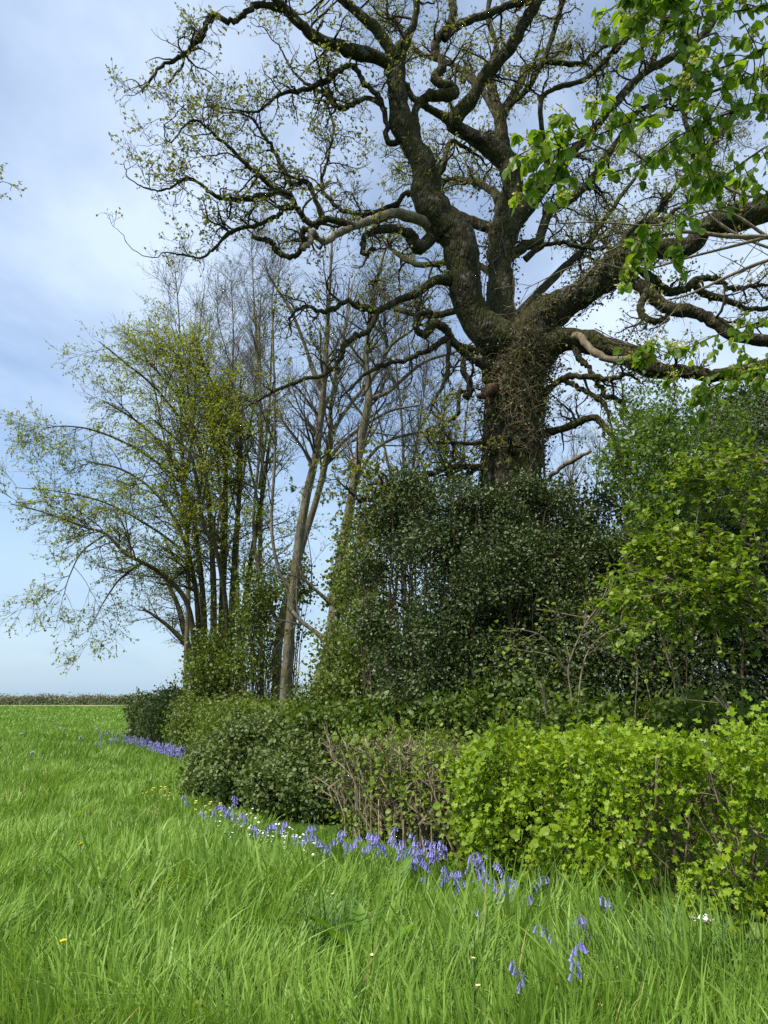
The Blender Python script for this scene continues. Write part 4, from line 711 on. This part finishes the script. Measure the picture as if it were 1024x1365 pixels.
ug = blob_bush('undergrowth', 'mid-green nettles and bramble shoots behind the clipped hedge', 'undergrowth', [B_(540, 955, 10.6, 90, 24, .7), B_(640, 955, 9.8, 90, 26, .7), B_(740, 965, 9.0, 80, 24, .6), B_(850, 965, 8.4, 90, 26, .6), B_(960, 965, 7.8, 80, 28, .6), B_(440, 960, 12.4, 70, 18, .7), B_(690, 930, 9.9, 60, 30, .5)],
          64, 10, .09, .062, M_NETTLE, OVW, M_DARKSTEM, gap=.34, seed=47, kind='stuff')
blob_bush('bush', 'mixed dim green bush filling the back of the gap right of the oak', 'bush', [B_(780, 720, 17, 60, 90, 1.2), B_(840, 690, 17, 60, 100, 1.2), B_(720, 780, 16, 60, 90, 1.0)], 26, 9, .14, .075, M_IVY, OVW, M_DARKSTEM, gap=.44, seed=49, deep=.4)
# hedge across the far end of the field
hedge('hedge', 'thin brown-green boundary hedge on the horizon across the field', [(-140, 160), (-95, 158), (-60, 157), (-20, 156)], 2.5, 1.3, 8, 10, .35, .30, leaf_mat('boundary_hedge_leaf', [(.09, .105, .045), (.15, .155, .075), (.22, .21, .11)], trans=.1), RH, M_DARKSTEM, stems_m=.6, gap=.12, seed=51, rough=.3, sub=.5)
# dry stems at the right end of the bright hedge
dr = thing('dead_stems', (*G2(1010, 1240)[:2], 0), 'dry brown dead stems leaning in the right end of the bright hedge', 'dead stems'); sg = Geo()
for q in range(15):
    x = U(1000, 1080); b = G2(x, U(1225, 1262)) + [0, .15, 0]; e = b + np.array([U(-.35, .3), U(-.25, .3), U(.5, 1.15)]); mid = (b + e) / 2 + rng.normal(0, .08, 3); P = catmull(np.array([b, mid, e]), 5)
    sg.add(*tube(P, np.linspace(.007, .003, len(P)) * U(.5, 1.2), 6, .1)); P1, r1 = grow(P[None], np.full((1, len(P)), .006), 7, .3, 5, .2, 50, .15, .0, .5, .0025, .004); sg.add(*tubes(P1, r1, 3))
sg.build('stems', M_STEM, dr)

# ------------------------------------------------------------------ flowers
def strap(base_, d, L, w, n=6, droop=1.0):
    d = np.array([d[0], d[1]]); s = np.linspace(0, 1, n); c = np.stack([base_[0] + d[0] * L * s * .55, base_[1] + d[1] * L * s * .55, base_[2] + L * (s * .9 - droop * .55 * s ** 2.3)], -1); side = np.array([-d[1], d[0], 0]) * w
    ww = np.sin(np.pi * np.clip(s * .9 + .12, 0, 1)) ** .6; V = np.stack([c - side * ww[:, None], c - [0, 0, w * .4], c + side * ww[:, None]], 1).reshape(-1, 3)
    i = np.arange(n - 1) * 3; return V, np.concatenate([np.stack([i + j, i + j + 1, i + j + 4, i + j + 3], -1) for j in (0, 1)])
def bell(c, ax, s):
    a = np.linspace(0, 2 * np.pi, 6, endpoint=False); ax = ax / np.linalg.norm(ax); u = np.cross(ax, [.2, .9, .3]); u /= np.linalg.norm(u); v = np.cross(ax, u); rings = []
    for h, r in ((0, .12), (.15, .30), (.7, .34), (1.0, .62)): rings.append(c + ax * h * s + (u * np.cos(a)[:, None] + v * np.sin(a)[:, None]) * r * s * .55)
    V = np.vstack(rings); i = np.arange(3)[:, None] * 6; j = np.arange(6)[None]; return V, np.stack([i + j, i + (j + 1) % 6, i + 6 + (j + 1) % 6, i + 6 + j], -1).reshape(-1, 4)
def bluebell(seed, simple=False):
    global rng
    keep = rng; rng = np.random.default_rng(seed); h = U(.30, .40); a = U(0, 6.28); d = np.array([math.cos(a), math.sin(a), 0])
    root = thing('bluebell', (0, 0, 0), 'bluebell', 'flower'); s = np.linspace(0, 1, 9)[:, None]
    P = d * (.10 * s ** 3) + np.array([0, 0, 1]) * (h * (s - .18 * s ** 5)); Geo().add(*tube(P, np.linspace(.0035, .002, 9), 5)).build('stem', M_FSTEM, root)
    g = Geo()
    for k in range(9):
        q = .62 + .38 * k / 8; c = d * (.10 * q ** 3) + np.array([0, 0, h * (q - .18 * q ** 5)]); b = a + U(-1.3, 1.3); o = np.array([math.cos(b), math.sin(b), 0])
        c2 = c + o * .018; ax = o * .35 + np.array([0, 0, -1]); V, Fq = bell(c2, ax, U(.024, .032)); g.add(V, Fq, U(.1, .9))
        g.add(*tube(np.array([c, c + o * .01 + [0, 0, .006], c2]), [.0015] * 3, 4), .1)
    g.build('bells', M_BLUE, root); lg = Geo()
    for k in range(4): b = U(0, 6.28); lg.add(*strap((0, 0, 0), (math.cos(b), math.sin(b)), U(.2, .32), .008), .4)
    lg.build('leaf', M_FSTEM, root, False); rng = keep; return root
bbs = [bluebell(s) for s in range(5)]; used = set()
used_p = {}
def place(protos, pos, scale, label, group):
    scale *= 1.12
    free = [i for i in range(len(protos)) if i not in used_p.setdefault(protos[0].name, set())]; k = free[0] if free else int(rng.integers(0, len(protos))); o = protos[k]
    if k in used_p.setdefault(protos[0].name, set()): o = copy_tree(o)
    else: used_p[protos[0].name].add(k)
    o.location = [float(v) for v in pos]; o.rotation_euler = (0, 0, float(U(0, 6.28))); o.scale = [float(scale)] * 3; tag(o, label, None, group); return o
dense = [(497, 1127), (503, 1120), (519, 1113), (522, 1125), (530, 1132), (540, 1131), (533, 1146), (541, 1146), (548, 1135), (556, 1125), (562, 1117), (545, 1121), (566, 1131), (573, 1141), (556, 1147), (581, 1147), (572, 1137), (584, 1127), (592, 1128), (600, 1130), (573, 1160), (577, 1166), (593, 1168), (600, 1170), (604, 1155), (620, 1162), (627, 1172), (631, 1184), (636, 1146), (643, 1149), (651, 1147), (645, 1155), (511, 1130), (526, 1119), (536, 1138), (551, 1143), (561, 1139), (585, 1136), (577, 1131), (597, 1136), (609, 1164), (640, 1160)]
for x, y in dense: place(bbs, WZ(x, y, .30)[:2].tolist() + [0], U(.9, 1.2), 'violet-blue bluebell in the thick patch at the foot of the twiggy hedge', 'bluebells in the thick patch')
for x, y in [(307, 1082), (313, 1072), (317, 1089), (272, 1079), (283, 1087), (330, 1093), (346, 1102), (340, 1108), (375, 1097), (370, 1105), (252, 1067), (311, 1085)]: place(bbs, WZ(x, y, .30)[:2].tolist() + [0], U(.95, 1.2), 'bluebell scattered among white flowers below the bramble mound', 'bluebells below the bramble')
for x, y in [(400, 1110), (393, 1121), (410, 1117), (415, 1100), (440, 1128), (447, 1125), (454, 1117), (465, 1119), (462, 1130), (478, 1128), (485, 1127), (397, 1114), (457, 1123), (432, 1124)]: place(bbs, WZ(x, y, .30)[:2].tolist() + [0], U(.95, 1.2), 'bluebell in the thin row between the bramble and the thick patch', 'bluebells in the thin row')
for x, y in [(679, 1162), (687, 1170), (702, 1169), (667, 1187), (673, 1194), (682, 1201), (686, 1200), (692, 1176), (676, 1190)]: place(bbs, WZ(x, y, .32)[:2].tolist() + [0], U(1.0, 1.2), 'bluebell in the little group under the left end of the bright hedge', 'bluebells under the bright hedge')
for x, y, lab in [(536, 1095, 'single bluebell poking out of the dark foot of the twiggy hedge'), (626, 1206, 'small lone bluebell in the grass below the thick patch'), (662, 1224, 'pale low bluebell half hidden in grass below the little group'), (762, 1160, 'lone bluebell against the dark foot of the bright hedge'), (912, 1216, 'bluebell beside the white flower head at the hedge foot'), (817, 1220, 'bluebell in long grass midway along the hedge foot'), (750, 1245, 'upper of two bluebells close together in the long grass'), (753, 1258, 'lower of two bluebells close together in the long grass'), (763, 1236, 'pale bluebell just above the close pair'), (796, 1242, 'small bluebell right of the close pair'), (704, 1301, 'bluebell nearest the camera deep in the grass'), (765, 1309, 'tiny bluebell low in the grass right of the nearest one')]:
    place(bbs, WZ(x, y, .29)[:2].tolist() + [0], U(1.0, 1.2), lab, 'scattered bluebells in the grass')
def simple_flower(name, cat, head_fn, mat, part, hgt, n=1, leafy=False):
    root = thing(name, (0, 0, 0), name, cat); s = np.linspace(0, 1, 5)[:, None]; P = np.array([[.02, .01, 0]]) * s ** 2 + np.array([0, 0, hgt]) * s; Geo().add(*tube(P, np.linspace(.003, .002, 5), 4)).build('stem', M_FSTEM, root)
    g = Geo(); head_fn(g, P[-1]); g.build(part, mat, root, False)
    if leafy:
        lg = Geo()
        for k in range(5): b = U(0, 6.28); lg.add(*strap((0, 0, 0), (math.cos(b), math.sin(b)), U(.12, .2), .012), .5)
        lg.build('leaf', M_FSTEM, root, False)
    return root
def far_bb(g, c):
    for k in range(6): V, Fq = bell(c + rng.normal(0, .02, 3) + [0, 0, -.025 * k], np.array([U(-.5, .5), U(-.5, .5), -1]), .045); g.add(V, Fq, rng.random())
fb = [simple_flower('bluebell', 'flower', far_bb, M_BLUE, 'bells', .34) for _ in range(3)]
for k in range(125):
    u = rng.random() ** .85; x = 166 + 82 * u + U(-3, 3); y = 984 + 19 * u + U(-4.0, 3.0)
    if k > 108: x, y = U(124, 172), U(974, 990)
    place(fb, WZ(x, y, .30)[:2].tolist() + [0], U(.8, 1.1), 'bluebell in the far purple strip along the low dark hedge', 'bluebells in the far strip')
def star(g, c, n=5, r=.013, cup=.2, tpl=OV, tilt=.5, m=1):
    z = nrm(np.array([U(-tilt, tilt), -tilt * .6 + U(-tilt, tilt), 1.0])); u = nrm(np.cross(z, [.3, .9, .1])); v = np.cross(z, u)
    for k in range(n):
        a = 6.283 * k / n; d = u * math.cos(a) + v * math.sin(a) + z * cup; leaves(g, c[None], d[None], r, tpl, nrm_hint=z[None], jit=.05)
def stitch_head(g, c):
    for k in range(3): star(g, c + rng.normal(0, .03, 3), 5, .013, .15, OVW)
sw = [simple_flower('stitchwort', 'flower', stitch_head, M_WHITE, 'petals', .26) for _ in range(3)]
for k in range(78):
    u = rng.random(); x = 283 + 152 * u ** .8; y = 1093 + 40 * u + rng.normal(0, 8)
    place(sw, WZ(x, y, .25)[:2].tolist() + [0], U(.7, 1.05), 'tiny white stitchwort flower in the drift below the bramble', 'white stitchwort drift')
def dand(g, c):
    for q, (n, r, cu) in enumerate(((20, .02, .25), (16, .015, .6), (10, .010, 1.2))): star(g, c + [0, 0, .002 * q], n, r, cu, T_oval(.16, .1), .35)
dd_ = [simple_flower('dandelion', 'flower', dand, M_YELLOW, 'petals', .27, leafy=True) for _ in range(2)]
place(dd_[:1], WZ(106, 1160, .26)[:2].tolist() + [0], 1.5, 'yellow dandelion farther out in the grass on the left', 'yellow dandelions'); place(dd_[1:], WZ(88, 1288, .26)[:2].tolist() + [0], 1.25, 'yellow dandelion close to the camera at lower left', 'yellow dandelions')
def clock(g, c):
    d = nrm(rng.normal(size=(70, 3))); leaves(g, np.repeat(c[None], 70, 0) + d * .004, d, .026, T_oval(.3, .0), jit=1)
ck = [simple_flower('dandelion_clock', 'flower', clock, M_CLOCK, 'seed_head', .30) for _ in range(2)]
for x, y in [(28, 959), (37, 959), (50, 963), (61, 962), (67, 964), (27, 987), (75, 975), (80, 977), (87, 979), (108, 992), (42, 1016), (127, 979), (144, 985), (172, 981)]:
    place(ck, WZ(x, y, .33)[:2].tolist() + [0], 1.5, 'white dandelion clock dotted over the far left of the field', 'dandelion clocks')
def cow(g, c):
    for k in range(6): V, Fq = bell(c + rng.normal(0, .016, 3), np.array([U(-1, 1), U(-1, .4), -.3]), .026); g.add(V, Fq, rng.random())
cw = [simple_flower('cowslip', 'flower', cow, M_CREAM, 'petals', .26, leafy=True) for _ in range(3)]
for x, y, lab in [(688, 1267, 'pale yellow cowslip in long grass left of the close bluebell pair'), (793, 1258, 'pale yellow cowslip just right of the close bluebell pair'), (826, 1277, 'brightest pale yellow cowslip at lower right'), (800, 1316, 'lowest pale yellow cowslip near the bottom right'), (775, 1290, 'small pale cowslip between the lowest one and the bluebell pair'), (848, 1198, 'cream cowslip against the foot of the bright hedge'), (811, 1270, 'thin cream cowslip beside the brightest one')]: place(cw, WZ(x, y, .25)[:2].tolist() + [0], U(.6, .8), lab, 'pale yellow cowslips')
def budh(g, c): star(g, c, 7, .019, 1.6, OVW, .3)
bd = [simple_flower('daisy_bud', 'flower', budh, M_CREAM, 'petals', .30) for _ in range(2)]
for x, y, lab in [(492, 1265, 'cream flower bud beside the broad dock leaves'), (631, 1296, 'cream flower bud standing in long grass at lower middle'), (713, 1206, 'cream flower bud below the little bluebell group'), (440, 1203, 'cream flower bud in the grass left of the tall tussock'), (418, 1230, 'cream flower bud farthest left of the pale buds'), (645, 1325, 'cream flower bud lowest in the grass at middle')]: place(bd, WZ(x, y, .31)[:2].tolist() + [0], U(.8, 1.1), lab, 'cream buds in the grass')
def arch(g, c):
    for k in range(7): star(g, c + [U(-.02, .02), U(-.02, .02), -.03 * k], 4, .03, .4, OVW)
ar = [simple_flower('yellow_archangel', 'flower', arch, M_LEMON, 'petals', .30) for _ in range(2)]
for x, y in [(189, 1052), (194, 1049), (219, 1054), (214, 1048), (261, 1070), (273, 1074), (281, 1070), (293, 1072), (226, 1056), (205, 1053)]: place(ar, WZ(x, y, .25)[:2].tolist() + [0], U(.7, .9), 'yellow-green spike of flowers in grass left of the bramble', 'yellow flower spikes')
def umbel(g, c):
    for k in range(34): star(g, c + rng.normal(0, .022, 3) * [1, 1, .5], 5, .012, .2, OVW)
wf = simple_flower('white_umbel', 'flower', umbel, M_WHITE, 'petals', .40); wf.location = WZ(934, 1226, .40)[:2].tolist() + [0]; tag(wf, 'white flower head at the foot of the bright hedge', 'flower')
def rust(g, c):
    for k in range(40): leaves(g, (c + [U(-.01, .01), U(-.01, .01), -U(0, .16)])[None], rng.normal(size=(1, 3)), .016, RH, jit=1)
rs = simple_flower('dock_spike', 'plant', rust, M_RUST, 'seed_spike', .42); rs.location = WZ(205, 1088, .35)[:2].tolist() + [0]; tag(rs, 'rusty brown seed spike standing alone in the left grass', 'plant')
# broad dock leaves
def dock(label, px, py, sc, n=6, z=.0):
    p0 = WZ(px, py, z); root = thing('dock_plant', (p0[0], p0[1], 0), label, 'plant', 'broad-leaved docks')
    for k in range(n):
        b = U(0, 6.28); g = Geo(); V, Fq = strap((p0[0], p0[1], 0), (math.cos(b), math.sin(b)), (1.4 if py > 1180 else .8) * sc * U(.75, 1.2), sc * U(.12, .17) * (1 if py > 1180 else .6), 9, .6); g.add(V, Fq, rng.random()); g.build('leaf', M_DOCK, root)
dock('dock with upright broad bright leaves at lower middle', 490, 1305, .42, 5); dock('dock with arching broad leaf out in the left grass', 88, 1105, .5, 6); dock('dock with wavy upright leaf under the thick bluebell patch', 528, 1215, .42, 4); dock('dock with a broad pointed leaf at the right edge', 995, 1300, .45, 4); dock('dark clump of dock in the grass left of the bramble', 152, 1040, .45, 8); dock('dark dock clump farther up the left grass', 118, 1062, .4, 6)
# tall tussocks
def tussock(label, px, py, n, h):
    p0 = WZ(px, py); g = Geo()
    for k in range(n):
        b = U(0, 6.28); q = (p0[0] + rng.normal(0, .07), p0[1] + rng.normal(0, .07), 0); V, Fq = strap(q, (math.cos(b) * U(.15, .9), math.sin(b) * U(.15, .9)), 1.12 * h * U(.6, 1.15), .0070 * U(.5, 1.4), 8, U(.15, 1.0)); g.add(V, Fq, U(.1, .7))
    o = g.build('grass_tussock', M_TUSSOCK); tag(o, label, 'grass tussock', 'tall grass tussocks')
for lab, x, y, n, h in (('tall tussock of long blades at the lower middle, left of the docks', 440, 1290, 150, .62), ('tall tussock under the thick bluebell patch', 500, 1215, 130, .60), ('tall tussock against the left part of the bright hedge', 735, 1235, 150, .60), ('tall tussock of coarse blades at the bottom right corner', 930, 1345, 170, .62), ('tall tussock at the right edge below the dead stems', 1010, 1340, 120, .62), ('tall tussock at the bottom, below the brightest cowslip', 850, 1350, 150, .55), ('tall tussock at the bottom middle below the lone bud', 620, 1345, 130, .55), ('tall tussock under the middle of the bright hedge', 845, 1270, 120, .5)): tussock(lab, x, y, n, h)
